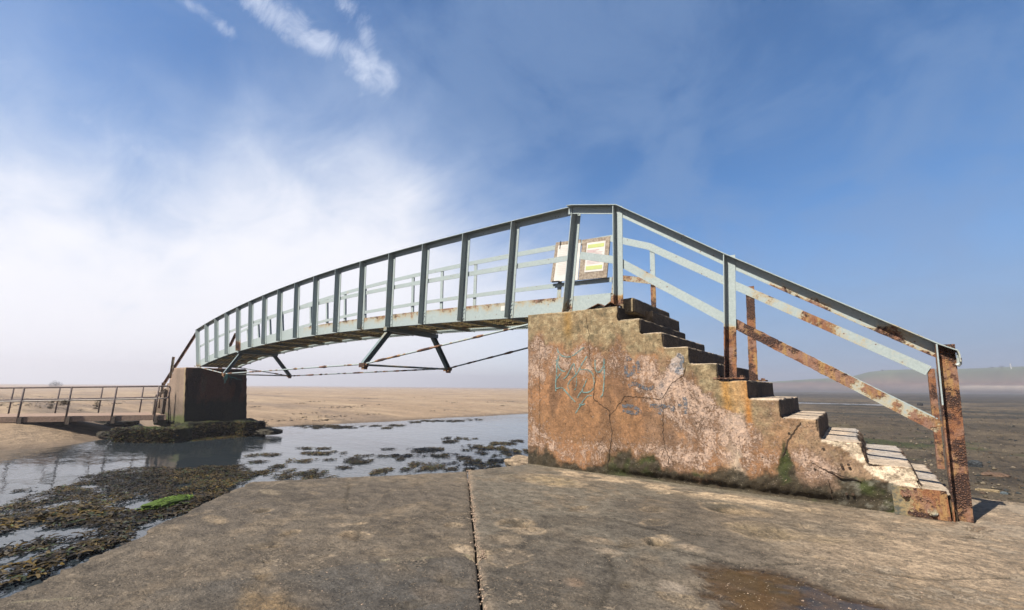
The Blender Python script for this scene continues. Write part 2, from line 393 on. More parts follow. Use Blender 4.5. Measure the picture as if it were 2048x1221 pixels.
def terrain_h(X, Y):
    n = len(X); P = np.stack([X, Y, np.zeros(n)], 1)
    d = dseg(X, Y, shore); land = inpoly(X, Y, landpoly); sd_ = np.where(land, d, -d)
    rr = np.hypot(X-CAM[0], Y-CAM[1])
    sd_ = sd_+(fbm(P, (.35, .35, 1), 4, 3)-.5)*1.1
    sand = WZ+np.where(sd_ > 0, 0.34*(1-np.exp(-sd_/5.0))+0.0012*np.minimum(sd_, 200), np.maximum(sd_*0.10, -0.5))
    left = ss(-Y, -1.5, 2.5)*ss(-X, 17.0, 19.5)
    sand = sand+left*ss(sd_, 0, 2.8)*0.42
    sand = sand+(fbm(P, (.10, .05, 1), 4, 9)-.5)*0.16*ss(sd_, 2, 12)+(fbm(P, (.6, .6, 1), 4, 19)-.5)*0.06*ss(sd_, 0, 2)
    a = np.arctan2(X-CAM[0], Y-CAM[1])-MUDAZ
    mudm = ss(rr*np.sin(np.clip(a, -1.5, 1.5)), -0.4, 0.8)*(a > -1.5)*(a < 1.9)*ss(Y, -1.0, 1.0)
    mud = -2.36+(fbm(P, (.10, .16, 1), 5, 31)-.5)*0.55*ss(rr, 9, 26)+(fbm(P, (1.3, 1.3, 1), 4, 37)-.5)*0.10+(fbm(P, (7, 7, 1), 3, 41)-.5)*0.035
    mud = mud-0.14*ss(rr, 22, 60)
    return sand*(1-mudm)+mud*mudm, mudm, sd_
def terrain():
    th = np.concatenate([np.radians(np.arange(-180, -104, 4)), np.radians(np.arange(-104, 24, .22)), np.radians(np.arange(24, 180, 4))])
    r = 0.8*np.exp(np.linspace(0, math.log(2600/0.8), 330))
    T, RR = np.meshgrid(th, r); X = CAM[0]+RR*np.sin(T); Y = CAM[1]+RR*np.cos(T)
    X, Y = X.ravel(), Y.ravel(); Z, mudm, sd_ = terrain_h(X, Y)
    P = np.stack([X, Y, Z], 1); rr = RR.ravel()
    under = ((X > -2.6) & (Y < 1.2)) | (rr < 5.5)
    Z = np.where((X > -3.4) & (Y < 1.15), np.minimum(Z, -3.1), Z); P[:, 2] = Z
    c = np.tile(np.array([[0.40, 0.285, 0.185]]), (len(X), 1))
    c = lerp(c, (0.47, 0.345, 0.225), ss(fbm(P, (.12, .5, 1), 5, 5), .45, .62))
    c = lerp(c, (0.27, 0.20, 0.145), ss(fbm(P, (.07, .35, 1), 5, 8), .55, .68)*.8)
    c = lerp(c, (0.20, 0.145, 0.10), ss(-sd_, -1.3, -0.1)*.85)                       # wet margin
    c = lerp(c, (0.055, 0.052, 0.038), ss(-sd_, .15, 1.2))
    m = np.tile(np.array([[0.165, 0.125, 0.080]]), (len(X), 1))
    m = lerp(m, (0.23, 0.175, 0.11), ss(fbm(P, (.25, .5, 1), 5, 51), .45, .62))
    m = lerp(m, (0.05, 0.05, 0.04), ss(fbm(P, (.10, .35, 1), 5, 53), .50, .62)*ss(rr, 14, 40)*.9)
    m = lerp(m, (0.07, 0.095, 0.018), ss(fbm(P, (.5, .8, 1), 5, 57), .53, .64)*ss(rr, 7, 9)*(1-ss(rr, 14, 24))*.85)
    m = lerp(m, (0.045, 0.043, 0.036), ss(rr, 60, 130)*.75)
    m = lerp(m, (0.045, 0.035, 0.025), ss(fbm(P, (3, 3, 1), 3, 61), .58, .66)*.6)
    c = c*(1-mudm[:, None])+m*mudm[:, None]
    A, B = len(r), len(th); idx = np.arange(A*B).reshape(A, B)
    nx = np.roll(idx, -1, 1)
    Q = np.stack([idx[:-1], idx[1:], nx[1:], nx[:-1]], -1).reshape(-1, 4)[:, ::-1]
    m_, tt, p = material('beach_sand_and_mud'); pos = geo(tt)
    n1 = tt.noise(pos, 3, 6, 0.65); n2 = tt.noise(pos, 28, 6, 0.7)
    rp = tt.noise(tt.scale(pos, 9.5, 2.2, 1, R(-20)), 1.0, 4, 0.5, 0.8)
    ln = tt.noise(tt.scale(pos, .10, .55, 1, R(-6)), 1.6, 9, 0.72, 0.4)
    k = tt.mapr(tt.math('ADD', tt.math('MULTIPLY', ln, .8), tt.math('ADD', tt.math('MULTIPLY', n1, .5), tt.math('ADD', tt.math('MULTIPLY', n2, .5), tt.math('MULTIPLY', rp, .5)))), .85, 1.45, .45, 1.42, False)
    md = attr(tt, 'mud', False)
    k2 = tt.mapr(tt.math('ADD', n2, tt.math('MULTIPLY', n1, .6)), .55, 1.05, .35, 1.9, False)
    kk = tt.math('ADD', tt.math('MULTIPLY', k, tt.math('SUBTRACT', 1.0, md)), tt.math('MULTIPLY', k2, md))
    cc = tt.mix(1.0, attr(tt, 'col'), tt.comb(kk, kk, kk), 'MULTIPLY')
    v = tt.new('ShaderNodeTexVoronoi'); tt.put(v.inputs['Vector'], pos); v.inputs['Scale'].default_value = 20
    rs = tt.sep(v.outputs['Color'])
    spk = tt.math('MULTIPLY', tt.math('MULTIPLY', tt.mapr(v.outputs['Distance'], .12, .3, 1, 0), tt.mapr(rs[0], .90, .94)), md)
    cc = tt.mix(tt.math('MULTIPLY', spk, .7), cc, C4((0.42, 0.36, 0.26)))
    v2 = tt.new('ShaderNodeTexVoronoi'); tt.put(v2.inputs['Vector'], pos); v2.inputs['Scale'].default_value = 1.1
    r2 = tt.sep(v2.outputs['Color'])
    wd = tt.math('MULTIPLY', tt.mapr(tt.math('ADD', v2.outputs['Distance'], tt.math('MULTIPLY', n1, .3)), .2, .3, 1, 0), tt.mapr(r2[1], .80, .86))
    cc = tt.mix(tt.math('MULTIPLY', wd, .7), cc, C4((0.09, 0.07, 0.045)))
    tt.l.new(alb(tt, cc), p.inputs['Base Color']); p.inputs['Roughness'].default_value = 0.85; p.inputs['Specular IOR Level'].default_value = 0.25
    h = tt.math('ADD', tt.math('MULTIPLY', rp, .9), tt.math('ADD', tt.math('MULTIPLY', n2, .35), tt.math('MULTIPLY', n1, .6)))
    bump(tt, p, tt.math('ADD', h, tt.math('MULTIPLY', n2, md)), 1.0, 0.14)
    o = mesh('ground', P, Q, m_, None, True, {'col': c, 'mud': mudm}); tag(o, kind='structure')
terrain()

# ------------------------------------------------------------------ water
def water_mat(name, body, bumpd, sc_=1.0):
    m, tt, p = material(name); pos = geo(tt)
    p.inputs['Base Color'].default_value = C4(body); p.inputs['Roughness'].default_value = 0.045; p.inputs['IOR'].default_value = 1.40
    p.inputs['Specular IOR Level'].default_value = 0.5
    a = tt.noise(tt.scale(pos, 2.2, 6.0, 1, R(40)), 1.2*sc_, 4, 0.55, 0.5); b = tt.noise(tt.scale(pos, 0.5, 0.9, 1), 1.0*sc_, 3, 0.5)
    calm = tt.mapr(tt.noise(pos, 0.16, 3, 0.5, 0.6), 0.40, 0.62, 0.25, 1.0)
    h = tt.math('ADD', tt.math('MULTIPLY', a, tt.math('MULTIPLY', calm, 0.45)), tt.math('MULTIPLY', b, 0.9))
    bump(tt, p, h, 0.35, bumpd); return m
M_water = water_mat('channel_water', (0.018, 0.024, 0.029), 0.08)
M_pool = water_mat('pool_water', (0.12, 0.14, 0.17), 0.02)
o = mesh('water', [(-60, -120, WZ), (2.5, -120, WZ), (2.5, 1.0, WZ), (8, 60, WZ), (10, 420, WZ), (-60, 420, WZ)], [(0, 1, 2, 3, 4, 5)], M_water); tag(o, kind='structure')
o = mesh('tide_pool_water', [(-.8, 15, -2.515), (2.8, 14, -2.515), (4.2, 34, -2.515), (4.6, 62, -2.515), (-6.5, 62, -2.515)], [(0, 1, 2, 3, 4)], M_pool); tag(o, kind='structure')

# ------------------------------------------------------------------ remeshed solids
def solid(name, build, voxel, mat, parent, fn):
    """build(bm) makes closed volumes; they are fused, roughened by fn(V, N) -> V, attrs"""
    bm = bmesh.new(); build(bm); me = bpy.data.meshes.new('tmp'); bm.to_mesh(me); bm.free()
    tmp = bpy.data.objects.new('tmp', me); sc.collection.objects.link(tmp)
    md = tmp.modifiers.new('r', 'REMESH'); md.mode = 'VOXEL'; md.voxel_size = voxel; md.adaptivity = 0
    dg = bpy.context.evaluated_depsgraph_get(); ev = tmp.evaluated_get(dg); me2 = bpy.data.meshes.new_from_object(ev)
    bpy.data.objects.remove(tmp); bpy.data.meshes.remove(me)
    n = len(me2.vertices); V = np.empty(n*3); me2.vertices.foreach_get('co', V); V = V.reshape(-1, 3)
    N = np.empty(n*3, np.float32); me2.vertex_normals.foreach_get('vector', N); N = N.reshape(-1, 3)
    V, at_ = fn(V, N)
    V = V-np.array(parent_world(parent) if parent else (0, 0, 0))
    me2.vertices.foreach_set('co', V.astype(np.float32).ravel()); me2.materials.clear(); me2.materials.append(mat)
    me2.polygons.foreach_set('use_smooth', [True]*len(me2.polygons))
    for k, a in at_.items(): setattr_mesh(me2, k, a)
    me2.name = name; me2.update()
    return link(bpy.data.objects.new(name, me2), parent)
def prism(bm, poly, y0, y1, sk=(0, 0)):
    """polygon in x-z pushed through y"""
    a = [bm.verts.new((x, y0, z)) for x, z in poly]; b = [bm.verts.new((x+sk[0], y1, z+sk[1])) for x, z in poly]
    n = len(poly)
    for i in range(n): bm.faces.new((a[i], a[(i+1) % n], b[(i+1) % n], b[i]))
    bm.faces.new(a[::-1]); bm.faces.new(b); bmesh.ops.recalc_face_normals(bm, faces=bm.faces)
def hexa(bm, c8):
    v = [bm.verts.new(tuple(p)) for p in c8]
    for f in ((3, 2, 1, 0), (4, 5, 6, 7), (0, 1, 5, 4), (1, 2, 6, 5), (2, 3, 7, 6), (3, 0, 4, 7)): bm.faces.new([v[i] for i in f])
    bmesh.ops.recalc_face_normals(bm, faces=bm.faces)
def cboxbm(bm, a, b):
    (x0, y0, z0), (x1, y1, z1) = a, b
    hexa(bm, [(x0, y0, z0), (x1, y0, z0), (x1, y1, z0), (x0, y1, z0), (x0, y0, z1), (x1, y0, z1), (x1, y1, z1), (x0, y1, z1)])

# ------------------------------------------------------------------ near staircase
XS = [0.01, .285, .545, .815, 1.095, 1.36, 1.625, 1.91, 2.19, 2.52, 2.73]
ZS = [0.0, -.17, -.355, -.535, -.725, -.90, -1.08, -1.255, -1.44, -1.61, -1.79, -2.3]
prof = [(-1.35, -2.35), (-1.35, 0.02)]
for i, x in enumerate(XS):
    lean = 0.0 if i < 8 else (0.045 if i < 10 else 0.02)
    prof += [(x, ZS[i]), (x+lean, ZS[i+1])]
stair = thing('concrete_staircase', 'stained orange and pink concrete block of steps carrying the near end of the footbridge', 'staircase', loc=(0, 0, -2.0))
def wl(px, py): p = at(px, py, 1, 0.0); return (p[0], p[2])
cracks = [[(1172, 632), (1178, 668), (1178, 690), (1180, 727), (1192, 745), (1188, 790), (1186, 797), (1201, 809), (1219, 822), (1219, 835), (1225, 862), (1222, 888), (1218, 910), (1215, 938)],
          [(1218, 832), (1232, 818), (1250, 793), (1284, 795), (1322, 800), (1331, 786), (1345, 765), (1366, 752), (1372, 735)],
          [(1322, 800), (1327, 830), (1326, 865), (1330, 895), (1338, 915), (1338, 930)],
          [(1601, 845), (1590, 862), (1578, 880), (1571, 900), (1566, 915)],
          [(1622, 925), (1650, 940), (1690, 955), (1722, 962)], [(1658, 960), (1662, 985), (1668, 1000)],
          [(1080, 680), (1079, 760), (1080, 850), (1077, 920)]]
cracks = [[wl(*p) for p in c] for c in cracks]
cream = [[(1634, 880), (1719, 884), (1724, 905), (1731, 926), (1722, 928), (1704, 912), (1690, 900), (1665, 892)],
         [(1722, 929), (1829, 939), (1836, 955), (1843, 978), (1838, 983), (1812, 975), (1770, 962), (1737, 945)]]
cream = [[wl(*p) for p in c] for c in cream]
def stair_fn(V, N):
    X, Y, Z = V.T; n = len(X)
    zt = np.full(n, ZS[0])
    for i, x in enumerate(XS): zt = np.where(X > x+.01, ZS[i+1], zt)
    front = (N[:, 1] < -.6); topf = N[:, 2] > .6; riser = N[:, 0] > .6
    dep = (np.interp(X, [-1.4, 0]+XS[1:], [0, 0]+[(ZS[i]+ZS[i+1])/2 for i in range(1, 11)])-Z)
    f1 = fbm(V, 1.6, 5, 101); f2 = fbm(V, 6, 5, 103, .6); f3 = fbm(V, 22, 4, 107, .6); f4 = fbm(V*[1, 1, .45], 3.2, 5, 109, .6)
    c = np.tile(np.array([[.34, .175, .085]]), (n, 1))
    c = lerp(c, (.26, .155, .095), ss(f1, .45, .62))
    c = lerp(c, (.42, .22, .10), ss(f2, .55, .70)*.7)
    c = lerp(c, (.30, .20, .14), ss(X, 1.4, 2.0)*.75)
    right = ss(X, 1.25, 1.6)
    # pale pinkish laitance where the brown skin has come off
    want = .16*ss(dep, .22, .38)*(1-ss(dep, .65, 1.0))+.11*ss(-Z, 1.35, 1.8)+.08*right+.13*ss(-X, 1.02, 1.1)-.07*ss(dep, .8, 1.1)*(1-ss(-Z, 1.4, 1.75))*(1-right)
    want = want+.10*np.exp(-((X-1.25)**2/.03+(Z+.55)**2/.5))-.06*np.exp(-((X+.85)**2/.12+(Z+.8)**2/.12))
    pk = ss(.62*f2+.38*f3+want*.9+.10*(f4-.5), .555, .605)
    pale = np.minimum(want*1.0-.004, .080)+.09*(f1-.5)+.05*(f2-.5)
    # greyish olive weathered crown under the top edge
    c = lerp(c, (.13, .075, .045), ss(fbm(V*[1, 1, .35], 5.5, 5, 171, .6), .52, .64)*.65*(1-.3*right))
    c = lerp(c, (.20, .11, .055), ss(fbm(V*[.5, 1, 1.6], 2.4, 5, 173, .6), .50, .62)*.5)
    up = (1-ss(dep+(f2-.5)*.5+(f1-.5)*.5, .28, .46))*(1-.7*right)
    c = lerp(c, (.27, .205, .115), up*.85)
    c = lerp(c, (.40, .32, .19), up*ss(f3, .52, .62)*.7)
    c = lerp(c, (.10, .085, .05), ss(fbm(V, 14, 4, 137), .60, .68)*up*.6)
    # patch repaired with grey-white mortar
    q = [wl(*p) for p in ((1352, 708), (1373, 715), (1366, 750), (1335, 788), (1322, 800), (1312, 780), (1320, 765), (1340, 735))]
    ip = inpoly(X+(f2-.5)*.14, Z+(f3-.5)*.10, q)*1.0
    c = lerp(c, (.50, .42, .38), ip*.8); c = lerp(c, (.22, .24, .28), ip*ss(f3, .55, .62)*.6)
    # rust runs below the middle post
    for xc, wd, z0, ln, col in ((1.16, .045, -.9, .55, (.42, .22, .06)), (1.24, .03, -.9, .5, (.50, .30, .13)), (1.345, .028, -.9, .75, (.50, .20, .035)), (1.31, .05, -.9, .35, (.42, .24, .10)), (-.70, .07, -.02, .45, (.32, .19, .06))):
        g = np.exp(-((X-xc+(f4-.5)*.06)/wd)**2)*(Z < z0+.02)*(1-ss(z0-Z, ln*.4, ln))
        c = lerp(c, col, np.clip(g*(.5+f3), 0, 1)*.9)
    g = np.exp(-((X-1.22)/.11)**2)*ss(-Z, 1.0, 1.2); c = lerp(c, (.58, .47, .36), np.clip(g*ss(f2, .42, .55), 0, 1)*.8)
    # moss and wet line at the foot
    mh = np.interp(X, [-1.4, -1.15, -.9, -.3, -.2, .1, .45, .9, 1.3, 1.55, 1.62, 1.7, 1.8, 2.0, 2.3, 2.6, 2.9], [-1.82, -1.80, -1.93, -1.95, -1.80, -1.74, -1.86, -1.90, -1.85, -1.80, -1.52, -1.80, -1.92, -1.84, -1.80, -1.72, -1.8])
    mo = ss(mh+.05-Z+(f2-.5)*.34+(f3-.5)*.14, -.05, .06)
    lowr = ss(X, 1.92, 2.1)*ss(-Z+(f2-.5)*.2, 1.72, 1.80)
    mo = np.clip(mo+lowr*.9, 0, 1)
    c = lerp(c, (.036, .031, .018), mo*.95)
    c = lerp(c, (.040, .055, .010), mo*ss(fbm(V, 5, 4, 141), .50, .60)*ss(X, -.3, 0)*.75)
    c = lerp(c, (.16, .15, .12), mo*ss(f3, .56, .64)*ss(X, 1.9, 2.1)*.6)
    for poly in cream:
        ip = inpoly(X+(f3-.5)*.03, Z+(f3-.5)*.03, poly)*(front | riser)
        c = lerp(c, (.74, .61, .45), ip*.95); c = lerp(c, (.42, .27, .2), ip*ss(f3, .62, .7)*.5)
    # treads: pale, worn; risers: stained, with their shade painted in near-black
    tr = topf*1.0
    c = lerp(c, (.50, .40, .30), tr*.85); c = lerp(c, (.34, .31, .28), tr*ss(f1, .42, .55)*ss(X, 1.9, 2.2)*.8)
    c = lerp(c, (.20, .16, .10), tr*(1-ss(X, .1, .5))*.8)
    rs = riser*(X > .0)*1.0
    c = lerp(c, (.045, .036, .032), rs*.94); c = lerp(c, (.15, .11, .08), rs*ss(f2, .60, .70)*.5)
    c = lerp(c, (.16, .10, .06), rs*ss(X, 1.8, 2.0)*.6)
    # relief
    edge = ss(np.abs(N).max(1), .97, .82)
    chip = np.maximum(0, fbm(V, 7, 4, 151, .55)-.46)*.16
    dsp = -edge*chip*(1+.6*ss(X, 1.3, 2))-(fbm(V, 30, 3, 157)-.5)*.006-mo*front*(fbm(V, 18, 4, 161)-.35)*.035
    dsp = dsp+pk*front*.0015
    pale = pale-1.0*rs-.35*mo-.25*up-.5*tr-.3*ip*0
    V = V+N*dsp[:, None]
    V[:, 1] += (front*ss(X, 1.85, 2.1)*(fbm(V, 5, 4, 163, .6)-.62)*-.10)*1.0
    V[:, 0] += ss(X, 1.8, 2.1)*(N[:, 0] > .5)*(fbm(V, 6, 4, 165, .6)-.5)*.09
    under = front*np.exp(-((Z+1.97)/.05)**2)*ss(X, -.3, .1)*(1-ss(X, 1.9, 2.2)); V[:, 1] += under*.05
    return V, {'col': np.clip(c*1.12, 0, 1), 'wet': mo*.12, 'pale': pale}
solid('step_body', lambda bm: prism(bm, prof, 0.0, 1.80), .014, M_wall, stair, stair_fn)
def block_fn(seed, base=(.20, .16, .11), amt=1.0, side=(.09, .07, .055)):
    def f(V, N):
        f2 = fbm(V, 6, 5, seed); f3 = fbm(V, 24, 4, seed+5)
        c = np.tile(np.array([base]), (len(V), 1)); c = lerp(c, tuple(x*1.9 for x in base), ss(.6*f2+.4*f3, .5, .6)*.7)
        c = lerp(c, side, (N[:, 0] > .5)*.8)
        edge = ss(np.abs(N).max(1), .97, .8)
        return V-N*(edge*np.maximum(0, fbm(V, 9, 4, seed+9)-.42)*.16*amt+(f3-.5)*.008)[:, None], {'col': c, 'wet': np.zeros(len(V)), 'pale': np.full(len(V), -.5)}
    return f
o = solid('landing_kerb', lambda bm: cboxbm(bm, (-.06, .22, -.06), (.13, 1.60, .135)), .014, M_wall, stair, block_fn(201, (.26, .20, .12)))
o = solid('landing_kerb', lambda bm: cboxbm(bm, (.06, .62, -.19), (.22, 1.76, .02)), .016, M_wall, stair, block_fn(211, (.20, .15, .10)))

def ribbon(mb, pts, w0, w1, y, jit=0.0, step=.03):
    P = []
    for (a, b) in zip(pts[:-1], pts[1:]):
        n = max(1, int(math.hypot(b[0]-a[0], b[1]-a[1])/step))
        P += [(a[0]+(b[0]-a[0])*k/n, a[1]+(b[1]-a[1])*k/n) for k in range(n)]
    P.append(pts[-1]); m = len(P); V = []
    for i, p in enumerate(P):
        q0, q1 = P[max(0, i-1)], P[min(m-1, i+1)]; dx_, dz_ = q1[0]-q0[0], q1[1]-q0[1]; L = math.hypot(dx_, dz_)+1e-9
        j = random.uniform(-jit, jit); wd = (w0+(w1-w0)*i/m)*random.uniform(.55, 1.3) if jit else w0+(w1-w0)*i/m
        cx_, cz_ = p[0]-dz_/L*j, p[1]+dx_/L*j
        V += [(cx_-dz_/L*wd/2, y, cz_+dx_/L*wd/2), (cx_+dz_/L*wd/2, y, cz_-dx_/L*wd/2), (cx_+dz_/L*wd/2, y+.012, cz_-dx_/L*wd/2), (cx_-dz_/L*wd/2, y+.012, cz_+dx_/L*wd/2)]
    Fc = [(a+4*i, a+4*i+4, b+4*i+4, b+4*i) for i in range(m-1) for a, b in ((0, 1), (1, 2), (2, 3), (3, 0))]
    Fc += [(3, 2, 1, 0), tuple(4*(m-1)+k for k in range(4))]
    mb.add(V, Fc)
for i, c in enumerate(cracks):
    mb = MB(); ribbon(mb, c, (.004, .003, .003, .008, .005, .003, .002)[i], (.008, .006, .005, .014, .007, .004, .002)[i], -.0045, .007, .022); mb.build('crack', M_crack, stair)
def smooth(pts, k=2):
    for _ in range(k):
        q = [pts[0]]
        for a, b in zip(pts[:-1], pts[1:]): q += [(a[0]*.75+b[0]*.25, a[1]*.75+b[1]*.25), (a[0]*.25+b[0]*.75, a[1]*.25+b[1]*.75)]
        pts = q+[pts[-1]]
    return pts
def g(*pp): return [wl(1060+x/6.024, 680+y/6.024) for x, y in pp]
strokes = [g((330, 110), (355, 175), (430, 215), (520, 195), (600, 130), (650, 90)), g((345, 190), (335, 290), (350, 340), (400, 385), (430, 375)),
           g((320, 240), (325, 380), (310, 520), (312, 620)), g((312, 590), (380, 570), (430, 620), (490, 690), (548, 750)),
           g((320, 470), (350, 430), (385, 400)), g((400, 470), (440, 450), (490, 350), (532, 265), (545, 380), (565, 480), (555, 590), (535, 605)),
           g((688, 200), (640, 270), (600, 350), (560, 420), (480, 490), (450, 560), (475, 610)), g((600, 360), (680, 355), (740, 385), (765, 430), (775, 520), (765, 590), (725, 630), (650, 640), (625, 615), (650, 560), (690, 470)),
           g((625, 620), (590, 665), (575, 700)), g((785, 240), (785, 350), (810, 395), (860, 380), (890, 300), (890, 225)), g((895, 230), (898, 420), (890, 560), (880, 660), (850, 692)),
           g((755, 670), (700, 670), (650, 720), (610, 790), (550, 885)), g((590, 775), (630, 785), (665, 770))]
mb = MB()
for s_ in strokes: ribbon(mb, smooth(s_), random.uniform(.013, .023), random.uniform(.010, .018), -.0052, .0015, .012)
o = mb.build('graffiti', M_graf, stair); o['label'] = 'angular pale blue spray tag'
strokes2 = [g((1160, 240), (1190, 215), (1215, 245)), g((1160, 300), (1155, 400), (1180, 440), (1240, 400), (1265, 340), (1240, 310)), g((1290, 260), (1320, 330), (1310, 400)),
            g((1190, 560), (1250, 520), (1330, 560), (1430, 600), (1490, 560)), g((1110, 800), (1200, 790), (1300, 830), (1340, 880), (1250, 890), (1120, 850)),
            g((1450, 795), (1560, 795), (1700, 800)), g((1600, 800), (1560, 900)), g((1720, 800), (1715, 860)), g((1790, 800), (1830, 790)), g((1860, 690), (1880, 760), (1870, 890)), g((1780, 180), (1860, 230), (1760, 400))]
for s_ in strokes2:
    mb = MB(); ribbon(mb, smooth(s_), .042, .034, -.0054, 0, .012); o = mb.build('graffiti', M_graf2, stair); o['label'] = 'faded slate blue spray smudge'
# drilled holes in the broken toe
mb = MB()
for px, py in ((1647, 898), (1630, 939), (1683, 930), (1697, 930), (1693, 988), (1706, 989), (1578, 867)):
    x, z = wl(px, py); r_ = .011
    V = [(x+r_*math.cos(a), -.006, z+r_*math.sin(a)) for a in np.linspace(0, 6.283, 9)[:-1]]
    mb = MB(); mb.add(V+[(v[0], .01, v[2]) for v in V], [tuple(range(8))]+[(i, (i+1) % 8, 8+(i+1) % 8, 8+i) for i in range(8)]); mb.build('bolt_hole', M_crack, stair)

# ------------------------------------------------------------------ slipway slab
SZ = -2.0
pC, pD, pA, pE = [at(*p, 2, SZ)[:2] for p in ((500, 963), (935, 941), (0, 1190), (1045, 930))]
pJ = at(965, 1221, 2, SZ)[:2]; pG0, pG1 = at(1960, 1000, 2, SZ)[:2], at(2046, 1010, 2, SZ)[:2]
def sp(px, py): return at(px, py, 2, SZ)[:2]
def slab_axis(a, b, c, d, fine): # dense between b and c, growing outside
    l = list(np.arange(b, c, fine)); s_ = fine; x = b; lo = []
    while x > a: s_ *= 1.25; x -= s_; lo.append(x)
    s_ = fine; x = l[-1]; hi = []
    while x < d: s_ *= 1.25; x += s_; hi.append(x)
    return np.array(lo[::-1]+l+hi)
JU = (pJ-pD)/np.linalg.norm(pJ-pD); JN = np.array([-JU[1], JU[0]])          # JN points to the right-hand slab
def slab_patches():
    L = []
    def e(px, py, rx, ry, col, wt=.8, dz=0, rot=0, wet=0): L.append((sp(px, py), rx, (min(ry*2.4, rx*1.0) if py < 1130 else min(ry*1.9, rx*.9)), col, wt, dz, rot, wet))
    e(1100, 962, .38, .09, (.40, .31, .19), .8, -.006, 0); e(1015, 955, .16, .06, (.30, .25, .17), .6)
    e(1455, 1020, .17, .075, (.075, .06, .035), .95, -.012); e(1500, 1028, .2, .06, (.45, .34, .22), .7)
    e(1525, 1066, .19, .085, (.085, .07, .045), .95, -.014); e(1530, 1068, .24, .11, (.40, .31, .20), .5)
    e(1640, 1082, .16, .05, (.40, .31, .20), .7, -.004); e(1310, 1088, .075, .05, (.05, .04, .025), .95, -.03); e(1320, 1094, .11, .07, (.26, .2, .13), .6)
    e(1030, 1050, .12, .06, (.12, .095, .06), .8, -.010); e(1015, 1083, .11, .04, (.36, .29, .21), .7, -.004); e(1010, 1120, .12, .05, (.30, .24, .18), .7, -.008)
    e(1195, 1085, .13, .03, (.42, .32, .22), .6); e(1175, 1025, .12, .035, (.38, .31, .23), .6); e(1215, 1108, .10, .03, (.42, .33, .24), .5)
    e(1145, 1170, .06, .04, (.28, .20, .14), .7); e(1380, 1100, .1, .03, (.42, .33, .24), .6); e(1345, 1180, .10, .05, (.40, .34, .28), .6, -.003)
    e(880, 1148, .09, .05, (.27, .20, .13), .8); e(790, 1145, .14, .05, (.30, .23, .15), .7); e(590, 1205, .26, .09, (.20, .12, .045), .95, .004); e(560, 1190, .30, .10, (.36, .25, .13), .7)
    e(700, 1180, .5, .16, (.085, .083, .08), .55, -.002); e(850, 1200, .3, .12, (.075, .075, .075), .5); e(870, 1185, .14, .05, (.28, .2, .13), .6)
    e(1940, 1110, .55, .22, (.44, .34, .24), .6); e(1900, 1190, .5, .10, (.42, .31, .2), .6); e(1990, 1050, .4, .25, (.46, .35, .25), .75); e(1780, 1190, .25, .06, (.3, .22, .14), .5)
    e(1572, 1200, .46, .19, (.062, .040, .022), .97, -.011, -10, 1.0); e(1720, 1228, .34, .10, (.062, .040, .022), .97, -.011, -6, 1.0); e(1490, 1165, .20, .06, (.05, .036, .02), .9, -.008, 0, .8)
    e(430, 1040, .18, .03, (.34, .26, .17), .6); e(300, 1110, .12, .02, (.36, .28, .2), .5); e(540, 985, .2, .03, (.34, .28, .2), .6)
    rs_ = random.Random(5)
    for k in range(46):
        px, py = rs_.uniform(480, 2040), rs_.uniform(985, 1215)
        if px > 1360 and py > 1130: continue
        L.append((sp(px, py), rs_.uniform(.025, .10), rs_.uniform(.02, .08), rs_.choice([(.44, .35, .25), (.11, .085, .055), (.38, .30, .21), (.16, .12, .08), (.50, .40, .29)]), rs_.uniform(.5, .9), rs_.choice([-.010, -.004, -.014]), rs_.uniform(0, 90), 0))
    return L
HAIR = [[sp(*p) for p in c] for c in (((1000, 1000), (1120, 1022), (1190, 1030), (1300, 1062), (1460, 1080)), ((700, 965), (690, 1010), (720, 1060), (705, 1100)), ((1330, 1100), (1480, 1135), (1640, 1130), (1850, 1165), (2040, 1160)), ((1200, 1221), (1230, 1160), (1215, 1110)))]
PATCH = slab_patches()
creamline = [sp(*p) for p in ((0, 1206), (220, 1192), (400, 1165), (560, 1145), (700, 1128), (860, 1116), (938, 1110))]
scratch = [sp(*p) for p in ((60, 1190), (300, 1075), (560, 965), (580, 960))]
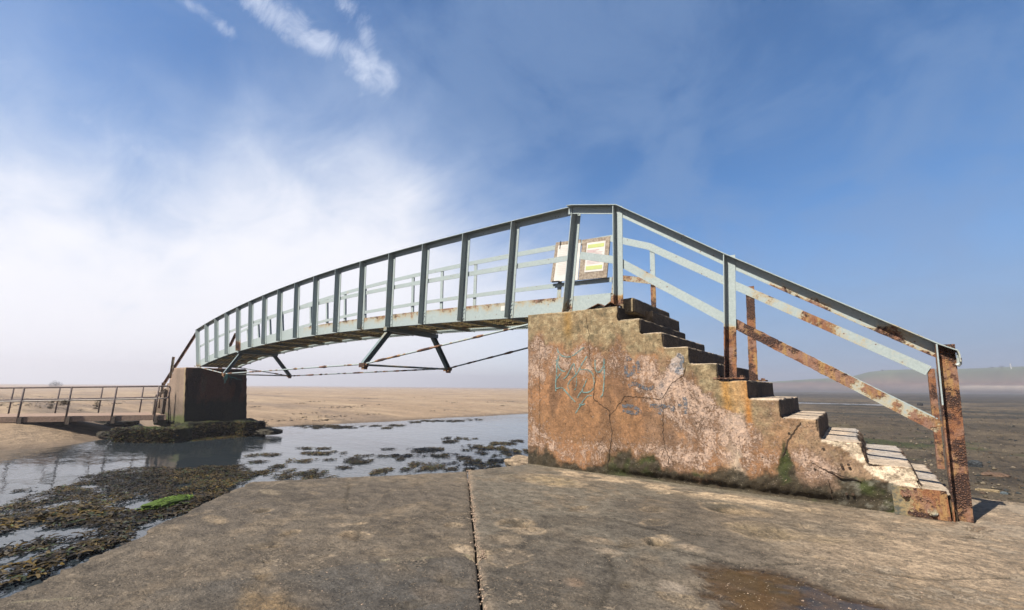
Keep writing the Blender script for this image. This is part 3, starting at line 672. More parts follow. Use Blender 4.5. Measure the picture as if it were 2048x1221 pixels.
def slab_fn(P, right):
    X, Y = P[:, 0], P[:, 1]; n = len(X); f1 = fbm(P, (.9, .9, 1), 5, 301); f3 = fbm(P, (16, 16, 1), 4, 307, .6)
    U = P[:, :1]*JU[0]+P[:, 1:2]*JU[1]; W_ = P[:, :1]*JN[0]+P[:, 1:2]*JN[1]; Q = np.concatenate([U*.9, W_*.9, P[:, 2:]], 1)
    Qx = np.stack([X*.8, Y*1.5, P[:, 2]], 1); f2 = fbm(Qx, (5, 5, 1), 5, 303, .62)
    c = np.tile(np.array([[.165, .138, .108] if not right else [.180, .160, .130]]), (n, 1))
    c = lerp(c, (.125, .105, .085), ss(f1, .48, .62)*.8); c = lerp(c, (.075, .062, .048), ss(fbm(P, (2.8, 2.8, 1), 5, 349, .62), .53, .66)*.6); c = lerp(c, (.24, .19, .135), ss(fbm(P, (4.5, 4.5, 1), 5, 351, .66), .55, .68)*.7); c = lerp(c, (.22, .18, .135), ss(f2, .52, .66)*.5)
    z = (f1-.5)*.012+(f2-.5)*.006+(f3-.5)*.004; wet = np.zeros(n)
    if right:
        c = lerp(c, (.60, .46, .32), ss(X-.15*Y+(f1-.5)*1.4, 1.4, 3.0)*.85)
        band = np.exp(-((Y+.20+.05*X+(f2-.5)*.25)/.13)**2)*ss(X, -1.0, -.5)*(1-ss(X, 1.6, 2.3))
        c = lerp(c, (.55, .43, .30), np.clip(band*(.2+1.5*ss(f2, .42, .56)), 0, 1)*.85)
        c = lerp(c, (.22, .19, .13), np.exp(-(Y/.06)**2)*.6)
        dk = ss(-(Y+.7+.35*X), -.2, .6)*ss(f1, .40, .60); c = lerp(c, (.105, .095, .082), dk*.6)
        rs = np.exp(-(((X-2.85)/.22)**2+((Y+.02)/.12)**2)); c = lerp(c, (.34, .17, .08), np.clip(rs*1.3*(.4+f2), 0, 1))
        z = z+.012-.015*ss(X, 2.3, 3.2)*0
    for (q, rx, ry, col, wt, dz, rot, wt2) in PATCH:
        a = math.radians(rot); dx_ = X-q[0]; dy_ = Y-q[1]; u = dx_*math.cos(a)+dy_*math.sin(a); v = -dx_*math.sin(a)+dy_*math.cos(a)
        rr = np.hypot(u/rx, v/ry)+(f2-.5)*.9+(f3-.5)*.5; m = 1-ss(rr, .75, 1.1) if wt2 else (1-ss(rr, .6, 1.15))*(.45+.9*ss(f3, .38, .6))
        m = np.clip(m, 0, 1); rim = np.exp(-((rr-1.12)/.13)**2)*(.4+ss(f3, .4, .55)) if (dz < -.005 and not wt2) else 0*m
        c = lerp(c, (.40, .31, .21), np.clip(rim, 0, 1)*.75); c = lerp(c, col, m*wt); z = z+m*dz*(1 if wt2 else .8+1.5*f3)
        if wt2: wet = np.maximum(wet, m*wt2); c = lerp(c, (.03, .025, .018), m*ss(f3, .60, .66)*.8)
    z = z*(1-.75*wet)-.006*wet
    for h_ in HAIR:
        d = dseg(X, Y, h_)+(f2-.5)*.06; m = (1-ss(d, .002, .014)); c = lerp(c, (.05, .042, .03), m*.75); z = z-m*.006
    if not right:
        d = dseg(X, Y, creamline)+(f2-.5)*.09; m = (1-ss(d, .002, .018)); c = lerp(c, (.42, .38, .26), m*ss(f3, .40, .6)*ss(fbm(P, (1.6, 1.6, 1), 3, 353), .40, .56)); z += m*.003
        d = dseg(X, Y, scratch)+(f2-.5)*.03; c = lerp(c, (.34, .28, .21), (1-ss(d, .003, .014))*ss(f2, .42, .55)*.8)
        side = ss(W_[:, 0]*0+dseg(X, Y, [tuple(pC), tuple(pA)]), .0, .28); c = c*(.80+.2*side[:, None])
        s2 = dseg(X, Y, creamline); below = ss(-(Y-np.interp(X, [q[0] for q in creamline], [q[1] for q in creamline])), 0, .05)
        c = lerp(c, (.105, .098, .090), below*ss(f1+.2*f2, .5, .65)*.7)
    de = np.minimum.reduce([dseg(X, Y, [tuple(pC), tuple(pD)]), dseg(X, Y, [tuple(pC), tuple(pA)]), dseg(X, Y, [tuple(pD), tuple(pE)])])
    z = z-(1-ss(de, 0, .05))*(.012+.03*np.maximum(0, f3-.5)); jd = np.abs((P[:, :2]-pD[None])@JN)
    z = z-(1-ss(jd, .0, .03))*(.010+.05*np.maximum(0, f3-.45)); c = lerp(c, (.30, .24, .18), (1-ss(jd, .0, .09))*ss(f3, .42, .55)*(.8 if right else .2))
    P2 = P.copy(); P2[:, 2] = SZ+z
    for a_, b_, nn_ in (((pC, pD, nCD), (pC, pA, nCA)) if not right else ((pD, pE, nDE),)):
        dd = dseg(X, Y, [tuple(a_), tuple(b_)]); k_ = (1-ss(dd, 0, .10))*(np.maximum(0, fbm(P, (5, 5, 1), 5, 341, .65)-.44)*.34)
        P2[:, :2] -= np.array(nn_)[None, :2]*k_[:, None]
    return P2, c, wet
def make_slab(name, planes, right, xs, ys):
    X, Y = np.meshgrid(xs, ys); V = np.stack([X.ravel(), Y.ravel(), np.full(X.size, SZ)], 1)
    idx = np.arange(X.size).reshape(X.shape); Q = np.stack([idx[:-1, :-1], idx[:-1, 1:], idx[1:, 1:], idx[1:, :-1]], -1).reshape(-1, 4)
    cen = V[Q].mean(1); keep = np.ones(len(Q), bool)
    for co, no in planes: keep &= ((cen[:, :2]-np.array(co))@np.array(no)) < .12+np.abs(V[Q][:, 2, 0]-V[Q][:, 0, 0])
    me = bpy.data.meshes.new('t'); fast(me, V, Q[keep]); bm = bmesh.new(); bm.from_mesh(me)
    bmesh.ops.delete(bm, geom=[v for v in bm.verts if not v.link_faces], context='VERTS')
    for co, no in planes:
        bmesh.ops.bisect_plane(bm, geom=bm.verts[:]+bm.edges[:]+bm.faces[:], dist=1e-5, plane_co=(co[0], co[1], 0), plane_no=(no[0], no[1], 0), clear_outer=True)
    n0 = len(bm.verts); be = [e for e in bm.edges if e.is_boundary]
    r = bmesh.ops.extrude_edge_only(bm, edges=be); nv = [g_ for g_ in r['geom'] if isinstance(g_, bmesh.types.BMVert)]
    bm.verts.index_update(); low = {v.index for v in nv}
    bmesh.ops.recalc_face_normals(bm, faces=bm.faces); bm.to_mesh(me); bm.free()
    n = len(me.vertices); V = np.empty(n*3); me.vertices.foreach_get('co', V); V = V.reshape(-1, 3)
    P, c, wet = slab_fn(V, right)
    li = np.array(sorted(low)); P[li, 2] = -3.35; c[li] = (.06, .05, .035)
    ed = fbm(V, (9, 9, 1), 4, 401)
    me.vertices.foreach_set('co', P.astype(np.float32).ravel()); me.materials.append(M_slab)
    pale = np.full(len(V), -.035 if not right else -.040)+.085*ss(fbm(V, (2.3, 2.3, 1), 5, 345, .6), .50, .66)-.5*wet+.05*(fbm(V, (.8, .8, 1), 4, 333)-.5)+(.10*ss(V[:, 0]-.1*V[:, 1], 1.6, 3.2) if right else 0)
    setattr_mesh(me, 'pale', pale); setattr_mesh(me, 'col', c*np.array([[.90, .87, .83]])); setattr_mesh(me, 'wet', wet); me.update(); me.name = name
    o = link(bpy.data.objects.new(name, me)); tag(o, kind='structure'); return o
def nrm(a, b):  # outward normal left of a->b
    d = (b-a)/np.linalg.norm(b-a); return (-d[1], d[0])
nCD = nrm(pC, pD); nCD = nCD if np.dot(nCD, np.array([0, 5.])-pC*0) > 0 else (-nCD[0], -nCD[1])
dCA = (pA-pC)/np.linalg.norm(pA-pC); nCA = (-abs(dCA[1]), -abs(dCA[0])) if True else None
nCA = np.array([dCA[1], -dCA[0]]); nCA = nCA if nCA[0] < 0 else -nCA
dDE = (pE-pD)/np.linalg.norm(pE-pD); nDE = np.array([-dDE[1], dDE[0]])
dG = (pG1-pG0)/np.linalg.norm(pG1-pG0); dG = np.array([1.0, .03]); dG /= np.linalg.norm(dG); nG = np.array([-dG[1], dG[0]])
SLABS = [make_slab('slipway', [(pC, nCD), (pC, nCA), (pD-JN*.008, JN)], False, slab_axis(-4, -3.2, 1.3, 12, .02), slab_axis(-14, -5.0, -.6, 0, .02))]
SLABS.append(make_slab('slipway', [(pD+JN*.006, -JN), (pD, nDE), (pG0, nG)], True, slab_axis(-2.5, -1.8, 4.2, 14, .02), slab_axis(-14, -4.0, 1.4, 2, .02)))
# gravel and shells in the joint
mb = MB(); 
for k in range(1100):
    s_ = random.uniform(0, 3.9)**1.0; q = pD+JU*s_+JN*random.gauss(.026, .016); r_ = random.uniform(.003, .009)
    zz = SZ+.004+random.uniform(-.004, .004); a = random.random()*6.28
    V = [(q[0]+r_*random.uniform(.6, 1.3)*math.cos(a+i*1.57), q[1]+r_*random.uniform(.6, 1.3)*math.sin(a+i*1.57), zz) for i in range(4)]+[(q[0], q[1], zz+r_*.8), (q[0], q[1], zz-r_)]
    mb.add(V, [(0, 1, 4), (1, 2, 4), (2, 3, 4), (3, 0, 4), (1, 0, 5), (2, 1, 5), (3, 2, 5), (0, 3, 5)])
mat = simple('shell_and_grit', (.50, .36, .26), .8, (.16, .12, .09), 120)
for k in range(260):
    q = sp(random.uniform(200, 2040), random.uniform(975, 1218)); r_ = random.uniform(.003, .0075)
    if (q-pC)@nCA > -.1 or (q-pC)@np.array(nCD) > -.1 and q[0] < pD[0]: continue
    hit = None
    for so in SLABS:
        ok_, hp, _, _ = so.ray_cast(Vector((q[0], q[1], SZ+.5)), Vector((0, 0, -1)))
        if ok_: hit = hp.z
    if hit is None or hit < SZ-.1: continue
    zz = hit+.0005; r_ *= .75; a = random.random()*6.28
    V = [(q[0]+r_*random.uniform(.6, 1.6)*math.cos(a+i*1.57), q[1]+r_*random.uniform(.6, 1.6)*math.sin(a+i*1.57), zz) for i in range(4)]+[(q[0], q[1], zz+r_*.6), (q[0], q[1], zz-.003)]
    mb.add(V, [(0, 1, 4), (1, 2, 4), (2, 3, 4), (3, 0, 4), (1, 0, 5), (2, 1, 5), (3, 2, 5), (0, 3, 5)])
tag(mb.build('joint_gravel', mat), 'shell chips and grit along the joint and scattered on the slipway slabs', 'gravel', kind='stuff')

# broken rock lip beside the staircase foot
def rock(name, c, size, seed, col, label=None, cat=None, group=None, mat=None, mosscol=None, parent=None, voxel=None, flat=.25, kind=None):
    bm = bmesh.new(); bmesh.ops.create_icosphere(bm, subdivisions=5, radius=1.0)
    V = np.array([v.co[:] for v in bm.verts]); Fc = [[v.index for v in f.verts] for f in bm.faces]; bm.free()
    d = 1+(fbm(V, 1.3, 4, seed)-.5)*.75+(fbm(V, 5, 4, seed+3)-.5)*.22
    B_ = np.sign(V)*np.abs(V)**.75; V2 = B_*d[:, None]*np.array(size)[None]/2; V2[:, 2] = np.maximum(V2[:, 2], -size[2]*flat)
    col_ = np.tile(np.array([col]), (len(V), 1)); f = fbm(V, 4, 4, seed+7); col_ = lerp(col_, tuple(x*1.7 for x in col), ss(f, .5, .65)*.6)
    if mosscol is not None: col_ = lerp(col_, mosscol, ss(V[:, 2]+(f-.5), -.1, .3))
    loc = (c[0], c[1], c[2])
    me_o = mesh(name, V2, Fc, mat or M_rock, None, True, {'col': col_, 'wet': np.zeros(len(V))}); me_o.location = loc
    if parent: me_o.location = tuple(np.array(loc)-np.array(parent_world(parent))); me_o.parent = parent
    else: tag(me_o, label, cat, group, kind)
    return me_o
p = at(1075, 926, 2, SZ)
rock('broken_concrete_lip', (p[0]-.12, p[1]+.03, SZ-.03), (.75, .32, .20), 901, (.25, .19, .13), 'crumbling concrete lip where the steps meet the slipway corner', 'rubble', mat=M_wall)

# ------------------------------------------------------------------ bridge geometry
K = .045
TX = (-6.9e-05, .003326, -1.114486, -.643408); TZ = (-9.6e-05, -.004041, .065681, 1.511147)
BX = (8e-05, .00089, -1.053011, -.834366); BZ = (-.000181, -.001643, .052757, .004044)
def pl(y0, x): return y0-K*(x+.1)
OUTER = .06; NEARY = .17; FARY = 1.50
def tp(i, y0=NEARY): x = np.polyval(TX, i); return np.array([x, pl(y0, x), np.polyval(TZ, i)])
def bp(i, y0=NEARY): x = np.polyval(BX, i); return np.array([x, pl(y0, x), np.polyval(BZ, i)])
def on(i, v, y0=NEARY): return bp(i, y0)+(tp(i, y0)-bp(i, y0))*v
NOUT = np.array([-K, -1.0, 0])/math.hypot(K, 1)
bridge = thing('footbridge', 'arched pale green steel footbridge with rust spots spanning the channel', 'footbridge', loc=(-9.0, .9, -.3))
def rust_fn(zone, bl=0.0):
    def f(V):
        r = zone(V)+(fbm(V, 3.1, 4, 501)-.5)*.25
        if bl: V = V+(fbm(V, 45, 2, 511)[:, None]-.5)*bl*ss(r, .25, .5)[:, None]
        return V, {'rust': r}
    return f
const = lambda v: (lambda V: np.full(len(V), v))
IP = np.arange(0, 16.001, .25)
for y0, sgn, nm in ((NEARY, 1, 'near'), (FARY, -1, 'far')):
    o_ = NOUT*sgn
    # channel girder: web with inward flanges; top flange edge is rusty
    mb = MB(); path = [on(i, .083, y0) for i in np.concatenate([[-.62], IP, [16.15]])]
    h = .125; mb.sweep(path, [(0, -h), (0, h), (-.06, h), (-.06, h-.010), (-.008, h-.010), (-.008, -h+.010), (-.06, -h+.010), (-.06, -h)], o_)
    def gz(V, y0=y0):
        i = np.interp(-V[:, 0], [.9, 18.6], [0, 16]); topz = np.polyval(BZ, i)+.25
        return -.08+.40*ss(V[:, 2]-topz, -.012, .006)
    mb.build('girder', M_steel, bridge, fn=rust_fn(gz))
    # top rail: angle, lying leg outward
    mb = MB(); path = [tp(i, y0) for i in IP]
    mb.sweep(path, [(0, 0), (0, -.085), (-.008, -.085), (-.008, .008), (.10, .008), (.10, 0)], o_)
    mb.build('top_rail', M_steel, bridge, fn=rust_fn(const(-.02 if sgn > 0 else .05)))
    mb = MB(); path = [on(i, .535 if sgn > 0 else .50, y0)-o_*.012 for i in np.concatenate([IP, []])]
    mb.sweep(path, [(-.010, -.04), (.0, -.04), (.0, .04), (-.010, .04)], o_)
    mb.build('middle_rail', M_steel, bridge, fn=rust_fn(const(.03)))
    for i in range(17):
        a, b = bp(i, y0), tp(i, y0); d = (b-a)/np.linalg.norm(b-a); b = b-d*.004
        mb = MB(); lw, th = (.12, .010) if sgn > 0 else (.09, .008)
        ax = np.cross(o_, d)           # along the bridge
        ax = ax if ax[0] > 0 else -ax
        # L: leg 1 stands out from the girder, leg 2 lies flat on it
        V = []
        n = 8
        for k in range(n+1):
            c = a+(b-a)*k/n
            for u, v_ in ((0, .001), (.085, .001), (.085, th), (th, th), (th, lw), (0, lw)): V.append(c+ax*u+o_*v_)
        Fc = [(k*6+j, k*6+(j+1) % 6, (k+1)*6+(j+1) % 6, (k+1)*6+j) for k in range(n) for j in range(6)]+[(5, 4, 3, 2, 1, 0), tuple(n*6+j for j in range(6))]
        mb.add(V, Fc)
        if sgn > 0 and i < 8:
            for vv in (.035, .10, .14, .955): q_ = a+(b-a)*vv+ax*.05; mb.tube([q_+o_*.009, q_+o_*.022], .013, 6)
        zone = (lambda V, i=i, a=a: .04+.30*(1-ss(V[:, 2]-a[2], 0, .35))*(1 if i in (0, 12, 16) else .25)+(.5 if i == 12 else 0)*(1-ss(V[:, 2]-a[2], .1, .45)))
        if sgn < 0: zone = (lambda V, i=i, a=a: .05+.45*(1-ss(V[:, 2]-a[2], .1, .9))*(1 if i < 2 else .2))
        mb.build('post', M_steel, bridge, fn=rust_fn(zone))
# underside: cross beams, plank-wide grating
for i in range(17):
    mb = MB(); a, b = bp(i, NEARY)+np.array([0, .02, .03]), bp(i, FARY)+np.array([0, -.02, .03])
    mb.sweep([a, b], [(-.04, -.035), (.04, -.035), (.04, -.027), (-.032, -.027), (-.032, .035), (-.04, .035)], (1, 0, 0), .3)
    mb.build('cross_beam', M_dark_steel, bridge, fn=rust_fn(const(.22)))
mb = MB()
for k in range(11):
    f = .04+.92*k/10
    mb.sweep([on(i, .055, NEARY)*(1-f)+on(i, .055, FARY)*f for i in IP[::2]], rbox(.006, .030), (0, 1, 0))
n = 330
for k in range(n):
    i = -.3+16.4*k/n; a = on(i, .057, NEARY); b = on(i, .057, FARY); mb.sweep([a+[0, .03, 0], b-[0, .03, 0]], rbox(.009, .022), (1, 0, 0))
mb.build('deck_grating', simple('rusty_grating', (.30, .24, .10), .8, (.10, .05, .02), 12), bridge)
# bowed struts under the deck with rods
def strut(i, xt, yn, yf, bn, bf, zb):
    zt = np.polyval(BZ, i)-.02
    chan = [(-.04, -.05), (.04, -.05), (.04, -.040), (-.030, -.040), (-.030, .040), (.04, .040), (.04, .05), (-.04, .05)]
    mb = MB(); mb.sweep([(xt, yn-.12, zt), (xt, yf+.12, zt-.03)], rbox(.10, .09), (1, 0, 0), .3); top_ = mb.build('strut_beam', M_dark_steel, bridge, fn=rust_fn(const(.1)))
    for ya, yb in ((yn, bn), (yf, bf)):
        dy_ = yb-ya; zb_ = zb
        pth = [(xt, ya, zt-.03), (xt, ya+dy_*.45, zt-.03+(zb_-zt)*.42), (xt, ya+dy_*.86, zt-.03+(zb_-zt)*.80), (xt, ya+dy_*.97, zt-.03+(zb_-zt)*.90), (xt, yb, zb_+.01)]
        mb = MB(); mb.sweep(pth, chan, (1, 0, 0), .06); mb.build('strut_leg', M_dark_steel, bridge, fn=rust_fn(const(.06)))
        mb = MB(); mb.box((xt-.10, yb-.045, zb_-.045), (xt+.08, yb+.045, zb_+.035)); mb.box((xt-.03, yb-.03, zb_-.085), (xt+.05, yb+.05, zb_-.02)); mb.tube([(xt+.07, yb, zb_), (xt+.12, yb, zb_)], .028)
        mb.build('rod_clamp', M_dark_steel, bridge, fn=rust_fn(const(.5)))
    mb = MB(); mb.tube([(xt, bn, zb), (xt, bf, zb)], .020, step=.1); mb.build('strut_tie', M_dark_steel, bridge, fn=rust_fn(const(.2)))
strut(4, -5.16, .50, 1.66, -.05, 2.16, -.59)
strut(12, -13.30, .86, 1.86, .46, 2.46, -.655)
def rodzone(V): return .05+.55*ss(fbm(V*[1, .3, .3], 5.5, 3, 521), .50, .60)
def rod_f(V):
    r = rodzone(V); return V, {'rust': r}
for pts_ in ([(-1.33, .12, -.085), (-5.16, -.05, -.575), (-13.30, .46, -.64), (-17.45, .86, -.29)], [(-1.33, 1.52, -.10), (-5.16, 2.16, -.575), (-13.30, 2.46, -.66), (-17.3, 2.25, -.28)]):
    mb = MB()
    P = [np.array(q) for q in pts_]
    for a, b in zip(P[:-1], P[1:]):
        n_ = int(np.linalg.norm(b-a)/.05); s0 = len(mb.V)
        pth = [a+(b-a)*k/n_ for k in range(n_+1)]
        V = []
        for q in pth:
            rr = .016*(1+1.0*max(0, float(fbm(np.array([q])*[1, .3, .3], 5.5, 3, 521)[0])-.55)*6*.5)
            for k in range(8): V.append(q+np.array([0, rr*math.cos(k*.7854), rr*math.sin(k*.7854)]))
        mb.add(V, [(i*8+k, i*8+(k+1) % 8, (i+1)*8+(k+1) % 8, (i+1)*8+k) for i in range(n_) for k in range(8)])
    mb.build('tie_rod', M_steel, bridge, True, rod_f)
mb = MB(); q = on(1.18, .10); q = q+NOUT*.004
for u, v_ in ((0, 0),): pass
ax = (on(1, .1)-on(2, .1)); ax /= np.linalg.norm(ax); up = (tp(1)-bp(1)); up /= np.linalg.norm(up)
c0 = on(1, .105)-ax*.10+NOUT*.003
mb.add([c0-ax*.08-up*.035, c0+ax*.0-up*.035, c0+up*.04, c0-ax*.08+up*.04], [(0, 1, 2, 3)])
# ------------------------------------------------------------------ notice-number plate
mb.add([v-NOUT*.002 for v in (c0-ax*.08-up*.035, c0-up*.035, c0+up*.04, c0-ax*.08+up*.04)], [(3, 2, 1, 0)])
mb.build('blank_plate', M_paper, bridge)

# ------------------------------------------------------------------ stair railings
def railing(y0, sgn, label, pts_top, pts_mid, posts, zone, zmid, zpost, plate=True):
    rt = thing('stair_railing', label, 'railing', 'railings on the near steps', loc=(1.3, y0, -1.0))
    o_ = np.array([0, -1.0, 0])*sgn
    mb = MB(); mb.sweep(pts_top, [(0, 0), (0, -.10), (-.009, -.10), (-.009, .008), (.075, .008), (.075, 0)], o_, .025)
    mb.build('top_rail', M_steel, rt, fn=rust_fn(zone, .006))
    mb = MB(); mb.sweep(pts_mid, [(0, -.045), (-.010, -.045), (-.010, .045), (0, .045)] if sgn < 0 else [(0, -.05), (-.009, -.05), (-.009, .05), (0, .05)], o_, .02)
    mb.build('middle_rail', M_steel, rt, fn=rust_fn(zmid, .010))
    for (xb, zb, xt, zt, lw, fw, zn) in posts:
        mb = MB(); n = 60; a = np.array([xb, y0, zb]); b = np.array([xt, y0, zt]); V = []
        for k in range(n+1):
            c = a+(b-a)*k/n
            for u, v_ in ((0, .001), (fw, .001), (fw, .010), (.010, .010), (.010, lw-.014), (.010, lw), (0, lw), (0, lw-.014)): V.append(c+np.array([u, 0, 0])+o_*v_)
        mb.add(V, [(k*8+j, k*8+(j+1) % 8, (k+1)*8+(j+1) % 8, (k+1)*8+j) for k in range(n) for j in range(8)]+[(7, 6, 5, 4, 3, 2, 1, 0), tuple(n*8+j for j in range(8))])
        po = mb.build('post', M_steel, rt, fn=rust_fn(zn, .006))
        if plate and -1.2 < zb < -.5:
            mb = MB(); mb.box((xb-.10, y0-.09, zb-.005), (xb+.20, y0+.09, zb+.012)); 
            for bx in (-.06, .16):
                for by in (-.055, .055): mb.tube([(xb+bx, y0+by, zb+.012), (xb+bx, y0+by, zb+.032)], .016, 6)
            mb.build('base_plate', M_steel, po, fn=rust_fn(const(.8)))
    return rt
YN = .085
def zt_(V): return -.06+.28*ss(V[:, 0], .9, 1.9)*ss(-(V[:, 2]-(1.33-.69*(V[:, 0]))), .035, .11)+.16*ss(V[:, 0], 1.2, 2.2)*ss(fbm(V, 2.6, 3, 531), .55, .65)+.10*ss(V[:, 0], .3, .6)*ss(fbm(V, 2.6, 3, 533), .58, .66)
def zm_(V): return .02+.44*ss(V[:, 0], 1.25, 1.36)*(.30+.85*ss(fbm(V, 3.6, 3, 541), .36, .60))+.20*ss(fbm(V, 2.2, 3, 543), .56, .66)
near = railing(YN, 1, 'near handrail of the steps, its lower half and thick end post blistered with rust',
    [(-.70, YN, 1.505), (-.62, YN, 1.495), (0.03, YN, 1.33), (1.27, YN, .43), (2.80, YN, -.62), (2.90, YN, -.675)],
    [(-.55, YN+.012, .78), (-.03, YN+.012, .62), (1.24, YN+.012, -.285), (2.73, YN+.012, -1.29)],
    [(-.05, .04, -.01, 1.32, .085, .10, lambda V: -.05+.7*(1-ss(V[:, 2], .08, .22))),
     (1.15, -.885, 1.24, .435, .085, .105, lambda V: -.04+.75*(1-ss(V[:, 2], -.52, -.22))),
     (2.70, -2.045, 2.775, -.615, .095, .122, lambda V: .62+.25*(V[:, 0] > 2.80)-.9*((V[:, 1] < YN-.085)*(V[:, 2] > -1.1)))],
    zt_, zm_, None)
mb = MB(); mb.box((2.36, -.022, -1.985), (2.69, -.010, -1.765)); 
pb = mb.build('foot_bracket', M_foot, near, fn=rust_fn(lambda V: .12+.4*ss(V[:, 0], 2.5, 2.6)))
pb.data.update()
for x, z in ((2.44, -1.815), (2.59, -1.93)):
    mb = MB(); mb.tube([(x, -.022, z), (x, -.034, z)], .032, 10); mb.tube([(x, -.034, z), (x, -.058, z)], .018, 6); mb.build('bolt', M_steel, pb, fn=rust_fn(const(.25)))
mb = MB(); mb.tube([(2.895, YN-.03, -.70), (2.905, YN-.03, -.73), (2.90, YN-.03, -.775), (2.885, YN-.03, -.79)], .016, 8); mb.sweep([(2.90, YN-.035, -.672), (2.905, YN-.035, -.70), (2.905, YN-.035, -.76)], rbox(.075, .010), (0, 1, 0)); mb.build('rail_end_lip', M_steel, near, fn=rust_fn(const(.15)))
YF = 1.46
railing(YF, -1, 'far handrail of the steps, pale green bars on rusty brown posts', [(-.70, YF, 1.49), (-.06, YF, 1.22), (1.0, YF, .50), (2.88, YF, -.745)],
    [(-.70, YF, .78), (-.07, YF, .62), (2.84, YF, -1.31)],
    [(-.10, .05, -.07, 1.20, .06, .075, lambda V: -.02+.8*(1-ss(V[:, 2], .55, .68))), (1.14, -.885, 1.20, .36, .06, .10, const(.50)), (2.80, -1.78, 2.85, -.76, .06, .055, const(.55))],
    lambda V: -.02+.14*ss(V[:, 0], 1.1, 1.4)+.25*ss(V[:, 0], 1.2, 1.4)*(1-ss(V[:, 0], 2.0, 2.3))*ss(fbm(V, 3, 3, 551), .48, .6), lambda V: .05+.25*(1-ss(V[:, 0], 0, .2)), None)

# rusted cover plate crumpled between deck and landing
mb = MB(); P0 = at(1176, 612, 1, .10)
V = [(-.42, .10, .03), (-.08, .10, .06), (-.06, .30, .10), (-.40, .34, .08), (-.30, .14, .10), (-.20, .20, .075)]
mb.add([(-.46, .07, .02), (-.30, .09, .085), (-.22, .10, .04), (-.12, .08, .09), (-.03, .07, .03), (-.44, .40, .04), (-.28, .42, .10), (-.20, .40, .06), (-.10, .42, .10), (-.02, .40, .05)],
       [(0, 1, 6, 5), (1, 2, 7, 6), (2, 3, 8, 7), (3, 4, 9, 8)])
o = mb.build('cover_plate', M_steel, bridge, fn=rust_fn(const(.7))); o['label'] = 'crumpled rusty end plate'
sm = o.modifiers.new('t', 'SOLIDIFY'); sm.thickness = .008

# ------------------------------------------------------------------ notice boards on the far rail
def board(label, a, b, c, d, y0, paper, loclabel):
    """corners tl,tr,br,bl in x,z"""
    yy = lambda x: pl(y0, x)
    Q = [np.array([x, yy(x), z]) for x, z in (a, b, c, d)]; base = (d[0], yy(d[0]), d[1])
    th = thing('notice_board', label, 'notice board', 'notice boards on the far rail', base)
    def plate(name, mat, pts, dep, off, parent, rough=0):
        F_ = [p+NOUT*off for p in pts]; Bk = [p+NOUT*(off-dep) for p in pts]; mb = MB(); mb.add(F_+Bk, [(3, 2, 1, 0), (4, 5, 6, 7)]+[(i, (i+1) % 4, (i+1) % 4+4, i+4) for i in range(4)]); return mb.build(name, mat, parent)
    plate('plywood_panel', M_ply, Q, .022, .022, th)
    def bil(u, v): return (Q[0]*(1-u)+Q[1]*u)*(1-v)+(Q[3]*(1-u)+Q[2]*u)*v
    def rect(u0, v0, u1, v1): return [bil(u0, v0), bil(u1, v0), bil(u1, v1), bil(u0, v1)]
    sh = plate('notice_sheet', M_paper, rect(*paper), .003, .027, th)
    u0, v0, u1, v1 = paper
    def sub(x0, y0_, x1, y1): return rect(u0+(u1-u0)*x0, v0+(v1-v0)*y0_, u0+(u1-u0)*x1, v0+(v1-v0)*y1)
    return th, sh, plate, sub
th, sh, plate, sub = board('weathered brown notice board holding a white sheet with lime green bands', (-1.24, 1.53), (-.71, 1.48), (-.80, .79), (-1.34, .83), 1.44, (.20, .10, .86, .83), '')
plate('green_band', M_lime, sub(.06, .07, .94, .19), .001, .029, sh); plate('green_band', M_lime, sub(.06, .80, .94, .93), .001, .029, sh)
for k, (a, b) in enumerate(((.05, .70), (.05, .55), (.08, .90), (.08, .85), (.08, .88), (.08, .8), (.08, .86), (.08, .84), (.08, .5), (.08, .87), (.08, .8))):
    y_ = .255+.046*k; plate('text_line', M_ink, sub(a, y_, b, y_+(.03 if k < 2 else .014)), .001, .029, sh)
plate('fixing', M_dark, sub(.42, .53, .62, .55), .003, .031, th)
th, sh, plate, sub = board('notice board almost covered by a plain faded white sheet', (-1.79, 1.60), (-1.27, 1.545), (-1.36, .83), (-1.92, .885), 1.44, (.13, .09, 1.02, 1.0), '')
for k in range(16):
    y_ = .05+.05*k; plate('text_line', simple('bleached_print', (.72, .64, .60), .6, (.75, .69, .64), 40) if k == 0 else bpy.data.materials['bleached_print'], sub(.10, y_, random.uniform(.75, .92), y_+.010), .001, .029, sh)
for a, b in (((.12, -.02), (.10, .14)), ((.02, .62), (-.03, .80))):
    mb = MB()
plate('fixing', M_dark, sub(.07, -.12, .10, .10), .004, .033, th)
plate('fixing', M_dark, sub(-.06, .985, .25, 1.03), .006, .033, th)

# ------------------------------------------------------------------ far pier with its steps
pier = thing('bridge_pier', 'dark stained concrete pier with descending steps under the far end of the footbridge', 'pier', loc=(-17.5, 1.5, -2.3))
def c8(a, b): return a+b
PX = -16.9
tl = at(371, 737, 0, PX); tr = at(494, 738, 0, PX); bl_ = at(371, 842, 0, PX); br_ = at(495, 842, 0, PX)
def pier_build(bm):
    top = -.36; bot = -2.6
    y0t, y1t, y0b, y1b = tl[1], tr[1], bl_[1]-.02, br_[1]
    hexa(bm, [(PX, y0b, bot), (PX, y1b, bot), (PX-2.0, y1b, bot), (PX-2.0, y0b, bot), (PX, y0t, top), (PX, y1t, top), (PX-1.35, y1t, top), (PX-1.35, y0t, top)])
    for k in range(9):
        x1 = PX-1.30-.25*k; z = top-.19*(k+1); hexa(bm, [(x1, y0b, bot), (x1, y1b, bot), (x1-.28, y1b, bot), (x1-.28, y0b, bot), (x1, y0t+.04, z), (x1, y1t, z), (x1-.27, y1t, z), (x1-.27, y0t+.04, z)])
